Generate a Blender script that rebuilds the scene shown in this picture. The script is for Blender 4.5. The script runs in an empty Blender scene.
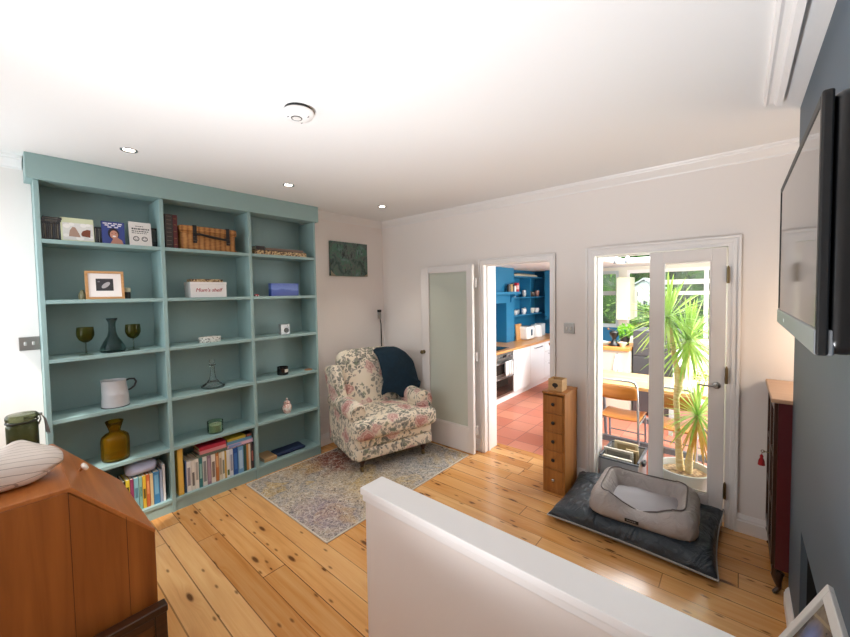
import bpy, bmesh, math, random
from mathutils import Vector, Matrix, noise
random.seed(7)
PI = math.pi
scene = bpy.context.scene
COL = scene.collection

# ------------------------------------------------------------------ materials
def lin(h):
    h = h.lstrip('#')
    v = [int(h[i:i+2], 16)/255 for i in (0, 2, 4)]
    return tuple([c/12.92 if c <= .04045 else ((c+.055)/1.055)**2.4 for c in v] + [1])

class Nodes:
    """small wrapper round one material's node tree"""
    def __init__(self, name):
        self.m = bpy.data.materials.new(name); self.m.use_nodes = True
        self.t = self.m.node_tree
        self.t.nodes.clear()
        self.out = self.t.nodes.new('ShaderNodeOutputMaterial')
    def n(self, typ, **kw):
        nd = self.t.nodes.new('ShaderNode'+typ)
        for k, v in kw.items():
            if k.startswith('_'):
                setattr(nd, k[1:], v)
            else:
                key = int(k[1:]) if k[0] == 'i' and k[1:].isdigit() else k.replace('__', ' ')
                s = nd.inputs[key]
                if isinstance(v, bpy.types.NodeSocket): self.t.links.new(v, s)
                else: s.default_value = v
        return nd
    def pos(self):
        return self.n('TexCoord').outputs['Object']
    def math(self, op, a, b=0.0, c=0.0):
        nd = self.n('Math', _operation=op, i0=a, i1=b, i2=c)
        return nd.outputs[0]
    def map(self, vec, scale=(1, 1, 1), loc=(0, 0, 0), rot=(0, 0, 0)):
        return self.n('Mapping', Vector=vec, Scale=scale, Location=loc, Rotation=rot).outputs[0]
    def noise(self, vec, scale=5.0, detail=3.0, rough=.5, dist=0.0):
        nd = self.n('TexNoise', Vector=vec, Scale=scale, Detail=detail, Roughness=rough, Distortion=dist)
        return nd.outputs[0]
    def ramp(self, fac, stops, mode='LINEAR'):
        nd = self.n('ValToRGB', Fac=fac)
        e = nd.color_ramp; e.interpolation = mode
        while len(e.elements) < len(stops): e.elements.new(.5)
        for el, (p, c) in zip(e.elements, stops):
            el.position = p; el.color = lin(c) if isinstance(c, str) else (c, c, c, 1)
        return nd.outputs[0]
    def mix(self, f, a, b, mode='MIX'):
        nd = self.n('Mix', _data_type='RGBA', _blend_type=mode)
        for i, v in ((0, f), (6, a), (7, b)):
            if isinstance(v, str): v = lin(v)
            if isinstance(v, bpy.types.NodeSocket): self.t.links.new(v, nd.inputs[i])
            else: nd.inputs[i].default_value = v
        return nd.outputs[2]
    def bsdf(self, color, rough=.5, metal=0.0, height=None, hstr=.3, hdist=.002, **kw):
        if isinstance(color, str): color = lin(color)
        p = self.n('BsdfPrincipled', **{'Base__Color': color, 'Roughness': rough, 'Metallic': metal})
        for k, v in kw.items():
            p.inputs[k.replace('__', ' ')].default_value = v
        if height is not None:
            b = self.n('Bump', Height=height, Strength=hstr, Distance=hdist)
            self.t.links.new(b.outputs[0], p.inputs['Normal'])
        self.t.links.new(p.outputs[0], self.out.inputs[0])
        return self.m

CACHE = {}
def paint(color, rough=.5, metal=0.0, bump=.0, scale=60., var=.06, **kw):
    key = (color, rough, metal, bump, scale, var, tuple(kw.items()))
    if key in CACHE: return CACHE[key]
    k = Nodes('paint_'+color.strip('#'))
    n1 = k.noise(k.pos(), scale, 3)
    c = k.mix(k.math('MULTIPLY', n1, var), color, k.mix(.5, color, '#000000'))
    m = k.bsdf(c, rough, metal, n1 if bump else None, bump, .003, **kw)
    CACHE[key] = m
    return m

def wood(name, light, dark, axis=2, scale=1.0, rough=.4, bump=.08, contrast=1.0, **kw):
    key = ('wood', name)
    if key in CACHE: return CACHE[key]
    k = Nodes(name)
    sc = [22*scale]*3; sc[axis] = 1.4*scale
    v = k.map(k.pos(), tuple(sc))
    n1 = k.noise(v, 1.0, 5, .6, .6)
    sc2 = [5*scale]*3; sc2[axis] = .35*scale
    n2 = k.noise(k.map(k.pos(), tuple(sc2), (3, 1, 2)), 1.0, 3, .55, .8)
    f = k.math('ADD', k.math('MULTIPLY', n1, .55), k.math('MULTIPLY', n2, .45))
    h = .17*contrast
    c = k.ramp(f, [(.5-h, dark), (.5+h, light)])
    CACHE[key] = k.bsdf(c, rough, 0, n1, bump, .002, **kw)
    return CACHE[key]

def emission(name, color, strength):
    k = Nodes(name)
    e = k.n('Emission', Color=lin(color), Strength=strength)
    k.t.links.new(e.outputs[0], k.out.inputs[0])
    return k.m

def glass(name, tint, rough=0.0, body=.0, ior=1.22):
    """thin see-through glass: clear tinted body with fresnel reflections and, if body > 0, some cloudy scatter"""
    k = Nodes(name)
    t = k.n('BsdfTransparent', Color=tuple(v**.4 for v in lin(tint)))
    g = k.n('BsdfGlossy', Color=(1, 1, 1, 1), Roughness=max(rough, .02))
    f = k.n('Fresnel', IOR=ior)
    s = t.outputs[0]
    if body > 0:
        d = k.n('BsdfDiffuse', Color=lin(tint))
        s = k.n('MixShader', i0=body, i1=s, i2=d.outputs[0]).outputs[0]
    s = k.n('MixShader', i0=f.outputs[0], i1=s, i2=g.outputs[0]).outputs[0]
    k.t.links.new(s, k.out.inputs[0])
    return k.m

# ---- the place's own surfaces
WHITE_WALL = paint('#efe9e5', .6, bump=.02, scale=90, var=.03)
CEIL = paint('#ecebea', .7, var=.02)
TRIM = paint('#f0eeed', .35, var=.02)
DOORW = paint('#e8e4e2', .35, var=.02)
TEAL = paint('#92aead', .45, bump=.03, scale=40, var=.08)
TEAL_IN = paint('#93aead', .5, bump=.03, scale=40, var=.1)
CHIM = paint('#53626f', .55, bump=.05, scale=120, var=.1)
BLUE = paint('#22719a', .45, var=.06)
BLACK = paint('#0c0c0d', .35)
SATIN_BLACK = paint('#09090a', .45)
CHROME = paint('#b9bbbd', .25, 1.0)
STEEL = paint('#a8a7a4', .35, 1.0)
BRASS = paint('#8b7a5a', .35, 1.0)
GOLDEN = wood('pine_chest', '#c58a48', '#a2652c', 2, 1.2)

def floorboards():
    k = Nodes('pine_floorboards')
    p = k.pos(); s = k.n('SeparateXYZ', Vector=p); x, y = s.outputs[0], s.outputs[1]
    W = .1425
    r = k.math('DIVIDE', k.math('ADD', y, 2.65), W)
    row = k.math('FLOOR', r)
    fr = k.math('FRACT', r)
    rnd = k.n('TexWhiteNoise', _noise_dimensions='1D', W=row).outputs[0]
    rnd2 = k.n('TexWhiteNoise', _noise_dimensions='1D', W=k.math('ADD', row, 31.7)).outputs[0]
    L = k.math('ADD', k.math('DIVIDE', x, 2.1), k.math('MULTIPLY', rnd, 5))
    seg = k.math('FLOOR', L); lf = k.math('FRACT', L)
    bid = k.math('ADD', k.math('MULTIPLY', row, 7.13), k.math('MULTIPLY', seg, 3.71))
    b1 = k.n('TexWhiteNoise', _noise_dimensions='1D', W=bid).outputs[0]
    off = k.n('CombineXYZ', X=k.math('MULTIPLY', b1, 40), Y=k.math('MULTIPLY', b1, 17), Z=bid).outputs[0]
    vp = k.n('VectorMath', _operation='ADD', i0=p, i1=off).outputs[0]
    # warp round the knots
    kv = k.n('TexVoronoi', _voronoi_dimensions='2D', Vector=k.map(vp, (2.3, 7.5, 1)), Scale=1.0, Randomness=1.0)
    kd = kv.outputs['Distance']
    pick = k.n('SeparateColor', Color=kv.outputs['Color']).outputs[0]
    isk = k.math('GREATER_THAN', pick, .30)
    size = k.math('MULTIPLY_ADD', pick, .12, .01)
    knot = k.math('MULTIPLY', k.n('MapRange', Value=kd, From__Min=k.math('MULTIPLY', size, .5), From__Max=size, To__Min=1., To__Max=0.).outputs[0], isk)
    kv2 = k.n('TexVoronoi', _voronoi_dimensions='2D', Vector=k.map(vp, (5.2, 15, 1), (3.3, 1.7, 0)), Scale=1.0, Randomness=1.0)
    pick2 = k.n('SeparateColor', Color=kv2.outputs['Color']).outputs[1]
    small = k.math('MULTIPLY', k.math('GREATER_THAN', pick2, .72), k.n('MapRange', Value=kv2.outputs['Distance'], From__Min=.05, From__Max=.14, To__Min=1., To__Max=0.).outputs[0])
    knot = k.math('MAXIMUM', knot, k.math('MULTIPLY', small, .8))
    halo = k.math('MULTIPLY', k.n('MapRange', Value=kd, From__Min=.02, From__Max=.34, To__Min=1., To__Max=0.).outputs[0], isk)
    gy = k.math('ADD', k.math('MULTIPLY', y, 1), k.math('MULTIPLY', halo, .035))
    gv = k.n('VectorMath', _operation='ADD', i0=k.n('CombineXYZ', X=x, Y=gy).outputs[0], i1=off).outputs[0]
    n1 = k.noise(k.map(gv, (1.3, 42, 1)), 1, 4, .6, .5)
    n2 = k.noise(k.map(gv, (.9, 9, 1)), 1, 3, .55, .9)
    g = k.math('ADD', k.math('MULTIPLY', n1, .45), k.math('MULTIPLY', n2, .55))
    c = k.ramp(g, [(.33, '#a96a30'), (.47, '#cf9252'), (.64, '#dfae72')])
    tone = k.ramp(b1, [(0., '#9c6029'), (.4, '#d59b59'), (1., '#ecc48e')])
    c = k.mix(.42, c, tone)
    c = k.mix(k.math('MULTIPLY', halo, .35), c, '#b06b30')
    c = k.mix(k.math('MULTIPLY', knot, .85), c, '#4a2712')
    # seams, some much darker than others
    d = k.math('MINIMUM', fr, k.math('SUBTRACT', 1., fr))
    gapw = k.math('MULTIPLY_ADD', rnd2, .018, .011)
    gap = k.math('LESS_THAN', d, gapw)
    e = k.math('LESS_THAN', k.math('MINIMUM', lf, k.math('SUBTRACT', 1., lf)), .0012)
    gap = k.math('MAXIMUM', gap, e)
    dark = k.math('MULTIPLY', gap, k.math('MULTIPLY_ADD', rnd, .5, .5))
    c = k.mix(dark, c, '#3b2010')
    ro = k.math('MULTIPLY_ADD', n2, .16, .15)
    return k.bsdf(c, ro, 0, k.math('SUBTRACT', k.math('MULTIPLY', n1, .25), gap), .25, .003)

def tiles():
    k = Nodes('terracotta_tiles')
    v = k.map(k.pos(), (1/.30, 1/.30, 1), (.2, .35, 0))
    s = k.n('SeparateXYZ', Vector=v)
    fx, fy = k.math('FRACT', s.outputs[0]), k.math('FRACT', s.outputs[1])
    cid = k.n('CombineXYZ', X=k.math('FLOOR', s.outputs[0]), Y=k.math('FLOOR', s.outputs[1])).outputs[0]
    r = k.n('TexWhiteNoise', _noise_dimensions='3D', Vector=cid).outputs[0]
    d = k.math('MINIMUM', k.math('MINIMUM', fx, k.math('SUBTRACT', 1., fx)), k.math('MINIMUM', fy, k.math('SUBTRACT', 1., fy)))
    g = k.math('LESS_THAN', d, .018)
    c = k.ramp(r, [(0, '#ad6148'), (.5, '#b9705a'), (1, '#c68469')])
    c = k.mix(k.math('MULTIPLY', k.noise(k.pos(), 14, 4), .3), c, '#a85f4c')
    c = k.mix(g, c, '#8c5444')
    return k.bsdf(c, .45, 0, k.math('SUBTRACT', 1., g), .3, .004)

def rug_mat():
    k = Nodes('faded_rug')
    p = k.pos()
    a = k.noise(p, 2.3, 4, .6, 1.0)
    base = k.ramp(a, [(.25, '#6c6b6c'), (.38, '#9c9186'), (.46, '#b5a48d'), (.54, '#8f8a86'), (.62, '#bd9f6a'), (.74, '#7d7b79')])
    s = k.n('SeparateXYZ', Vector=p)
    def patch(x, y, r0, r1, col, amt, base):
        dx = k.math('SUBTRACT', s.outputs[0], x); dy = k.math('SUBTRACT', s.outputs[1], y)
        dd = k.math('SQRT', k.math('ADD', k.math('MULTIPLY', dx, dx), k.math('MULTIPLY', dy, dy)))
        dd = k.math('ADD', dd, k.math('MULTIPLY', k.math('SUBTRACT', k.noise(p, 8, 4), .5), .5))
        f = k.n('MapRange', Value=dd, From__Min=r0, From__Max=r1, To__Min=amt, To__Max=0.).outputs[0]
        return k.mix(f, base, col)
    base = patch(.24, -1.12, .12, .36, '#7d3a22', .95, base)
    base = patch(.10, -1.45, .02, .22, '#a8803f', .7, base)
    base = patch(.95, -1.75, .05, .40, '#8d7286', .6, base)
    base = patch(.95, -1.25, .05, .40, '#c9ab6e', .6, base)
    base = patch(.95, -.6, .1, .55, '#8e9394', .6, base)
    b = k.noise(p, 30, 6, .75, 2.0)
    c = k.mix(k.ramp(b, [(.37, 1.), (.48, .0)]), base, '#35333a')
    c = k.mix(k.ramp(b, [(.52, .0), (.64, .55)]), c, '#ded5c6')
    w = k.n('TexVoronoi', Vector=k.map(p, (1, 1, 1)), Scale=17., _feature='DISTANCE_TO_EDGE').outputs[0]
    wob = k.math('LESS_THAN', k.math('ADD', w, k.math('MULTIPLY', k.math('SUBTRACT', k.noise(p, 40, 3), .5), .2)), .035)
    c = k.mix(k.math('MULTIPLY', wob, .4), c, '#d9cfc0')
    return k.bsdf(c, .95, 0, b, .5, .004)

def floral():
    k = Nodes('floral_chintz')
    p = k.pos()
    wob = k.n('TexNoise', Vector=p, Scale=10., Detail=3.)
    pv = k.n('VectorMath', _operation='MULTIPLY_ADD', i0=wob.outputs['Color'], i1=(.12, .12, .12), i2=p).outputs[0]
    c = k.mix(k.noise(p, 4, 2), '#e8dfd0', '#dccbb0')
    # sprays of grey green leaves
    spray = k.noise(p, 5.5, 2, .5, .3)
    for sc, loc, th, col, lo in ((19, (1, 2, 3), .34, '#6b6e66', .44), (27, (5, 3, 1), .36, '#85857f', .46), (15, (7, 5, 2), .26, '#6f7a64', .47), (34, (2, 2, 8), .34, '#5d5f5c', .50)):
        v = k.n('TexVoronoi', Vector=k.map(pv, (1, 1.6, .75), loc), Scale=float(sc), Randomness=1.)
        sel = k.math('GREATER_THAN', k.math('MULTIPLY_ADD', k.math('SUBTRACT', k.n('SeparateColor', Color=v.outputs['Color']).outputs[1], .5), .35, spray), lo)
        f = k.math('MULTIPLY', sel, k.n('MapRange', Value=v.outputs['Distance'], From__Min=th, From__Max=th+.12, To__Min=1., To__Max=0.).outputs[0])
        c = k.mix(k.math('MULTIPLY', f, .8), c, col)
    # roses: dusty pink rings with pale petals
    v = k.n('TexVoronoi', Vector=k.map(pv, (1, 1, 1), (2, 9, 4)), Scale=5.4, Randomness=.95)
    sel = k.n('SeparateColor', Color=v.outputs['Color'])
    on = k.math('GREATER_THAN', sel.outputs[0], .34)
    d = k.math('ADD', v.outputs['Distance'], k.math('MULTIPLY', k.math('SUBTRACT', k.noise(p, 34, 3), .5), .34))
    rose = k.ramp(d, [(.0, '#96575a'), (.12, '#c78d86'), (.19, '#a96f6f'), (.26, '#dcbfb2'), (.33, '#b98682'), (.42, '#e0cdbf')])
    f = k.math('MULTIPLY', on, k.math('LESS_THAN', d, .43))
    c = k.mix(k.math('MULTIPLY', f, .9), c, rose)
    return k.bsdf(c, .9, 0, k.noise(p, 260, 2), .15, .001)

# ------------------------------------------------------------------ building
class B:
    """collects shapes into one mesh; every shape may carry its own material slot"""
    def __init__(s): s.bm = bmesh.new()
    def _mat(s, faces, mi):
        for f in faces: f.material_index = mi
    def box(s, x0, x1, y0, y1, z0, z1, mi=0, M=None):
        vs = [s.bm.verts.new(v) for v in ((x0,y0,z0),(x1,y0,z0),(x1,y1,z0),(x0,y1,z0),(x0,y0,z1),(x1,y0,z1),(x1,y1,z1),(x0,y1,z1))]
        if M is not None:
            for v in vs: v.co = M @ v.co
        fs = [s.bm.faces.new([vs[i] for i in q]) for q in ((3,2,1,0),(4,5,6,7),(0,1,5,4),(1,2,6,5),(2,3,7,6),(3,0,4,7))]
        s._mat(fs, mi); return s
    def cyl(s, c, r, h, mi=0, seg=24, r2=None, axis='z'):
        r2 = r if r2 is None else r2
        return s.lathe(c, [(0, 0), (r, 0), (r2, h), (0, h)], mi, seg, axis)
    def lathe(s, c, prof, mi=0, seg=28, axis='z', sx=1., sy=1.):
        rings = []
        for r, z in prof:
            if r <= 1e-6: rings.append([s.bm.verts.new((0, 0, z))])
            else: rings.append([s.bm.verts.new((r*sx*math.cos(2*PI*i/seg), r*sy*math.sin(2*PI*i/seg), z)) for i in range(seg)])
        fs = []
        for a, b in zip(rings, rings[1:]):
            for i in range(seg):
                j = (i+1) % seg
                if len(a) == 1 and len(b) == 1: continue
                if len(a) == 1: fs.append(s.bm.faces.new((a[0], b[j], b[i])))
                elif len(b) == 1: fs.append(s.bm.faces.new((a[i], a[j], b[0])))
                else: fs.append(s.bm.faces.new((a[i], a[j], b[j], b[i])))
        s._mat(fs, mi)
        R = {'z': Matrix(), 'x': Matrix.Rotation(PI/2, 4, 'Y'), 'y': Matrix.Rotation(-PI/2, 4, 'X')}[axis]
        T = Matrix.Translation(c) @ R
        for ring in rings:
            for v in ring: v.co = T @ v.co
        return s
    def prism(s, pts, a0, a1, axis='z', mi=0):
        """polygon pts in the plane across axis, pushed from a0 to a1"""
        def P(u, v, w): return {'z': (u, v, w), 'y': (u, w, v), 'x': (w, u, v)}[axis]
        A = [s.bm.verts.new(P(u, v, a0)) for u, v in pts]; C = [s.bm.verts.new(P(u, v, a1)) for u, v in pts]
        fs = [s.bm.faces.new(A[::-1]), s.bm.faces.new(C)]
        n = len(pts)
        for i in range(n):
            j = (i+1) % n; fs.append(s.bm.faces.new((A[i], A[j], C[j], C[i])))
        s._mat(fs, mi); return s
    def tube(s, pts, r, mi=0, seg=10, closed=False):
        pts = [Vector(p) for p in pts]; n = len(pts); rings = []
        up = None
        for i, p in enumerate(pts):
            a = pts[i-1] if (i > 0 or closed) else p
            b = pts[(i+1) % n] if (i < n-1 or closed) else p
            t = (b-a).normalized()
            if up is None:
                up = Vector((0, 0, 1)) if abs(t.z) < .9 else Vector((1, 0, 0))
            u = t.cross(up).normalized(); w = u.cross(t).normalized(); up = w
            rr = r[i] if isinstance(r, (list, tuple)) else r
            rings.append([s.bm.verts.new(p + (u*math.cos(2*PI*k/seg)+w*math.sin(2*PI*k/seg))*rr) for k in range(seg)])
        fs = []
        pairs = list(zip(rings, rings[1:])) + ([(rings[-1], rings[0])] if closed else [])
        for a, b in pairs:
            for i in range(seg):
                j = (i+1) % seg; fs.append(s.bm.faces.new((a[i], a[j], b[j], b[i])))
        if not closed:
            fs.append(s.bm.faces.new(rings[0][::-1])); fs.append(s.bm.faces.new(rings[-1]))
        s._mat(fs, mi); return s
    def soft(s, c, h, r, cuts=10, mi=0, M=None, puff=(0, 0, 0), wob=0., wsc=6., seed=0.):
        """rounded box: half sizes h, corner radius r; puff swells each face"""
        t = bmesh.new(); bmesh.ops.create_cube(t, size=2)
        bmesh.ops.subdivide_edges(t, edges=t.edges[:], cuts=cuts, use_grid_fill=True)
        h = Vector(h); off = Vector((seed, seed*1.7, -seed))
        old = []
        for v in t.verts:
            q = v.co.copy()
            for i in range(3):  # gather points towards the edges
                q[i] = math.copysign(1-(1-abs(q[i]))**1.6, q[i])
            p = Vector((q.x*h.x, q.y*h.y, q.z*h.z))
            inn = Vector([max(-(h[i]-r), min(h[i]-r, p[i])) for i in range(3)])
            d = p-inn
            if d.length > 1e-9: p = inn + d.normalized()*r
            u = Vector([p[i]/h[i] for i in range(3)])
            p.x += puff[0]*u.x*(1-u.y**2)*(1-u.z**2); p.y += puff[1]*u.y*(1-u.x**2)*(1-u.z**2); p.z += puff[2]*u.z*(1-u.x**2)*(1-u.y**2)
            if wob: p += noise.noise_vector(p*wsc+off)*wob
            v.co = p
        T = Matrix.Translation(c) @ (M if M is not None else Matrix())
        mp = {}
        for v in t.verts: mp[v] = s.bm.verts.new(T @ v.co)
        fs = [s.bm.faces.new([mp[v] for v in f.verts]) for f in t.faces]
        t.free(); s._mat(fs, mi); return s
    def strip(s, pts, w, nrm, th=.002, mi=0):
        """flat band along pts, width w (number or list) across, thin"""
        return s
    def done(s, name, mats, parent=None, bevel=0., smooth=False, loc=None, sub=0, seg=2, rotz=None, angle=40):
        bmesh.ops.recalc_face_normals(s.bm, faces=s.bm.faces[:])
        me = bpy.data.meshes.new(name); s.bm.to_mesh(me); s.bm.free()
        for m in (mats if isinstance(mats, (list, tuple)) else [mats]): me.materials.append(m)
        o = bpy.data.objects.new(name, me); COL.objects.link(o)
        if smooth or bevel:
            for p in me.polygons: p.use_smooth = True
            if not bevel:
                me.set_sharp_from_angle(angle=math.radians(angle))
        if parent is not None: o.parent = parent
        if loc is not None: o.location = loc
        if rotz is not None: o.rotation_euler = (0, 0, rotz)
        if bevel:
            md = o.modifiers.new('soft_edges', 'BEVEL'); md.width = bevel; md.segments = seg; md.limit_method = 'ANGLE'; md.angle_limit = math.radians(40); md.harden_normals = True
        if sub:
            md = o.modifiers.new('smooth', 'SUBSURF'); md.levels = sub; md.render_levels = sub
        return o

def tag(o, label, cat, group=None):
    o['label'] = label; o['category'] = cat
    if group: o['group'] = group
    return o
def thing(name, label, cat, loc=(0, 0, 0), rotz=0., group=None, rot=None):
    o = bpy.data.objects.new(name, None); COL.objects.link(o)
    o.location = loc; o.rotation_euler = rot or (0, 0, rotz); o.empty_display_size = .1
    return tag(o, label, cat, group)
def struct(o):
    o['kind'] = 'structure'; return o
def part(o, label):
    o['label'] = label; return o
def dup(root, loc=None, label=None, rotz=None):
    c = root.copy(); COL.objects.link(c)
    if loc is not None: c.location = loc
    if rotz is not None: c.rotation_euler = (0, 0, rotz)
    if label: c['label'] = label
    def kids(a, b):
        for ch in list(a.children):
            d = ch.copy(); COL.objects.link(d); d.parent = b; kids(ch, d)
    kids(root, c)
    return c
def text_mesh(name, body, size, mat, parent=None, loc=(0, 0, 0), rot=(0, 0, 0), ext=.0008, shear=0.):
    cu = bpy.data.curves.new(name, 'FONT'); cu.body = body; cu.size = size; cu.align_x = 'CENTER'; cu.align_y = 'CENTER'; cu.extrude = ext; cu.shear = shear
    tmp = bpy.data.objects.new(name+'_tmp', cu); COL.objects.link(tmp)
    dg = bpy.context.evaluated_depsgraph_get()
    me = bpy.data.meshes.new_from_object(tmp.evaluated_get(dg))
    bpy.data.objects.remove(tmp)
    me.materials.clear(); me.materials.append(mat)
    o = bpy.data.objects.new(name, me); COL.objects.link(o)
    o.parent = parent; o.location = loc; o.rotation_euler = rot
    return o
# ================================================================== THE ROOM
H = 2.62
PINE = floorboards()
struct(B().box(-.37, 4.15, -3.9, .30, -.12, 0).done('floor', PINE))
struct(B().box(-.05, 4.0, .30, 4.4, -.12, 0).done('floor_kitchen', tiles()))
struct(B().box(-.37, 4.15, -3.9, .24, H, H+.1).done('ceiling', CEIL))
# back wall with its two doorways
w = B()
w.box(-.17, 1.325, 0, .24, 0, H).box(2.07, 2.405, 0, .24, 0, H).box(3.32, 4.15, 0, .24, 0, H)
w.box(1.325, 2.07, 0, .24, 2.01, H).box(2.405, 3.32, 0, .24, 2.015, H)
struct(w.done('wall_back', WHITE_WALL))
# left wall, set back where the fitted bookcase stands
w = B().box(-.37, -.17, -3.9, -3.1735, 0, H).box(-.37, -.17, -1.124, .24, 0, H).box(-.37, -.30, -3.1735, -1.124, 0, H)
struct(w.done('wall_left', WHITE_WALL))
# chimney breast with the fireplace opening, alcove wall beside it
w = B().box(3.578, 4.1, -1.036, -.60, 0, H).box(3.578, 4.1, -2.75, -1.95, 0, H).box(3.578, 4.1, -1.95, -1.036, .61, H).box(3.95, 4.1, -1.95, -1.036, 0, .61)
struct(w.done('wall_chimney', CHIM))
struct(B().box(4.1, 4.2, -3.9, 0, 0, H).done('wall_right', WHITE_WALL))
DARK_LINING = paint('#16181a', .9)  # near-black lining for the inner faces of the fireplace opening
b = B().box(3.90, 3.95, -1.95, -1.036, 0, .61).box(3.60, 3.90, -1.040, -1.036, 0, .61).box(3.60, 3.90, -1.95, -1.946, 0, .61).box(3.60, 3.90, -1.946, -1.040, .606, .61)
o = struct(b.done('wall_fireplace', DARK_LINING))
# wall behind the camera with a wide bay window opening
w = B().box(-.37, -.08, -3.90, -3.78, 0, H).box(.95, 4.2, -3.90, -3.78, 0, H).box(-.08, .95, -3.90, -3.78, 0, 1.08).box(-.08, .95, -3.90, -3.78, 2.38, H)
struct(w.done('wall_front', WHITE_WALL))
w = B()
for x0, x1 in ((-.08, -.03), (.41, .46), (.90, .95)): w.box(x0, x1, -3.87, -3.81, 1.08, 2.38)
w.box(-.03, .90, -3.87, -3.81, 1.08, 1.13).box(-.03, .90, -3.87, -3.81, 2.33, 2.38)
struct(w.done('window_1', TRIM))

# cornices
prof = [(0, 2.545), (-.008, 2.545), (-.012, 2.556), (-.020, 2.562), (-.044, 2.588), (-.056, 2.594), (-.060, 2.604), (-.070, 2.608), (-.076, 2.62), (0, 2.62)]
struct(B().prism(prof, -.17, 4.1, 'x').done('trim_1', TRIM, smooth=True, angle=25))
b = B(); b.prism([(-.17-y, z) for y, z in prof], -1.09, 0, 'y'); struct(b.done('trim_2', TRIM, smooth=True, angle=25))
b = B(); b.prism([(-.17-y, z) for y, z in prof], -3.9, -3.21, 'y'); struct(b.done('trim_3', TRIM, smooth=True, angle=25))
# plaster moulding on the ceiling in front of the chimney breast
b = B().prism([(3.430, H), (3.432, H-.016), (3.442, H-.020), (3.452, H-.012), (3.470, H-.014), (3.478, H-.030), (3.500, H-.034), (3.503, H)], -2.75, -.80, 'y')
struct(b.done('trim_4', TRIM, smooth=True, angle=25))

# skirting boards
def skirt(name, pieces, hgt=.125):
    b = B()
    for ax, a0, a1, face, sgn in pieces:
        pr = [(0, 0), (.020, 0), (.020, hgt*.66), (.016, hgt*.70), (.016, hgt*.80), (.010, hgt*.9), (.005, hgt), (0, hgt)]
        if ax == 'x': b.prism([(face+sgn*u, v) for u, v in pr], a0, a1, 'x')
        else: b.prism([(face+sgn*u, v) for u, v in pr], a0, a1, 'y')
    return struct(b.done(name, TRIM))
skirt('baseboard_back', [('x', -.15, 1.29, 0, -1), ('x', 2.10, 2.355, 0, -1), ('x', 3.36, 4.1, 0, -1)])
skirt('baseboard_left', [('y', -1.10, -.02, -.17, 1), ('y', -3.9, -3.2, -.17, 1)])
skirt('baseboard_right', [('y', -.97, -.64, 3.578, -1)], .10)

# door frames: lining through the wall and a stepped casing on the room side
def doorframe(name, x0, x1, zt, wid, top, d=.24):
    b = B()
    b.box(x0-.025, x0, 0, d, 0, zt+.025).box(x1, x1+.025, 0, d, 0, zt+.025).box(x0, x1, 0, d, zt, zt+.025)
    for u0, u1, t in ((0, 1, .012), (.0, .22, .026), (.3, .62, .019)):   # measured from the outer edge inwards
        a, c = (1-u0)*wid, (1-u1)*wid
        ta, tc = (1-u0)*(top-zt), (1-u1)*(top-zt)
        b.box(x0-a, x0-c, -t, 0, 0, zt+ta).box(x1+c, x1+a, -t, 0, 0, zt+ta).box(x0-c, x1+c, -t, 0, zt+tc, zt+ta)
    # stop beads
    b.box(x0, x0+.012, .05, .09, 0, zt).box(x1-.012, x1, .05, .09, 0, zt).box(x0+.012, x1-.012, .05, .09, zt-.012, zt)
    return struct(b.done(name, TRIM, bevel=.002))
doorframe('trim_5', 1.35, 2.045, 1.985, .052, 2.045)
doorframe('trim_6', 2.43, 3.295, 1.99, .070, 2.062)

# low wall beside the stairs with a stepped capping
struct(B().box(2.016, 3.578, -2.231, -2.112, 0, .712).done('wall_stair', WHITE_WALL))
b = B().box(1.994, 3.578, -2.245, -2.10, .742, .775).box(2.004, 3.578, -2.24, -2.105, .712, .742)
struct(b.done('trim_7', TRIM, bevel=.004))

# ---------------------------------------------------------------- doors
FROST = Nodes('frosted_glass')
k = FROST
d = k.n('BsdfDiffuse', Color=lin('#e6ece0')); t = k.n('BsdfTranslucent', Color=lin('#dfe6da')); g = k.n('BsdfGlossy', Color=(1, 1, 1, 1), Roughness=.12)
mx = k.n('MixShader', i0=.3, i1=d.outputs[0], i2=t.outputs[0])
mx = k.n('MixShader', i0=k.math('MULTIPLY', k.n('Fresnel', IOR=1.5).outputs[0], .8), i1=mx.outputs[0], i2=g.outputs[0])
k.t.links.new(mx.outputs[0], k.out.inputs[0]); FROST = k.m
CLEAR = glass('clear_pane', '#f4fbf7', 0, .0, 1.45)
def leaf(name, x0, x1, y0, y1, z0, z1, gl, gr, gb, gt, pane_mat):
    b = B().box(x0, gl, y0, y1, z0, z1).box(gr, x1, y0, y1, z0, z1).box(gl, gr, y0, y1, z0, gb).box(gl, gr, y0, y1, gt, z1)
    o = struct(b.done(name, DOORW, bevel=.003))
    m = (y0+y1)/2
    B().box(gl-.004, gr+.004, m-.003, m+.003, gb-.004, gt+.004).done('pane', pane_mat, o)
    b = B(); e = .010                                                   # glazing bead
    for yy in (y0+.002, y1-.012):
        b.box(gl, gl+e, yy, yy+e, gb, gt).box(gr-e, gr, yy, yy+e, gb, gt).box(gl+e, gr-e, yy, yy+e, gb, gb+e).box(gl+e, gr-e, yy, yy+e, gt-e, gt)
    b.done('glazing_bead', DOORW, o)
    return o
d1 = leaf('door_1', .60, 1.292, -.142, -.100, .008, 1.990, .705, 1.232, .275, 1.93, FROST)
b = B().lathe((.635, -.142, 1.03), [(0, 0), (.022, 0), (.022, -.004), (.009, -.008), (.008, -.022), (.020, -.030), (.023, -.040), (.017, -.050), (0, -.053)], axis='y', seg=20)
part(b.done('door_knob', BRASS, d1, smooth=True), 'dull brass door knob')
for z in (1.80, 1.03, .25):
    b = B().cyl((1.302, -.080, z-.05), .0075, .10, seg=12).box(1.288, 1.302, -.096, -.074, z-.045, z+.045)
    b.done('hinge', paint('#d8d5d2', .3), d1)
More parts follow.
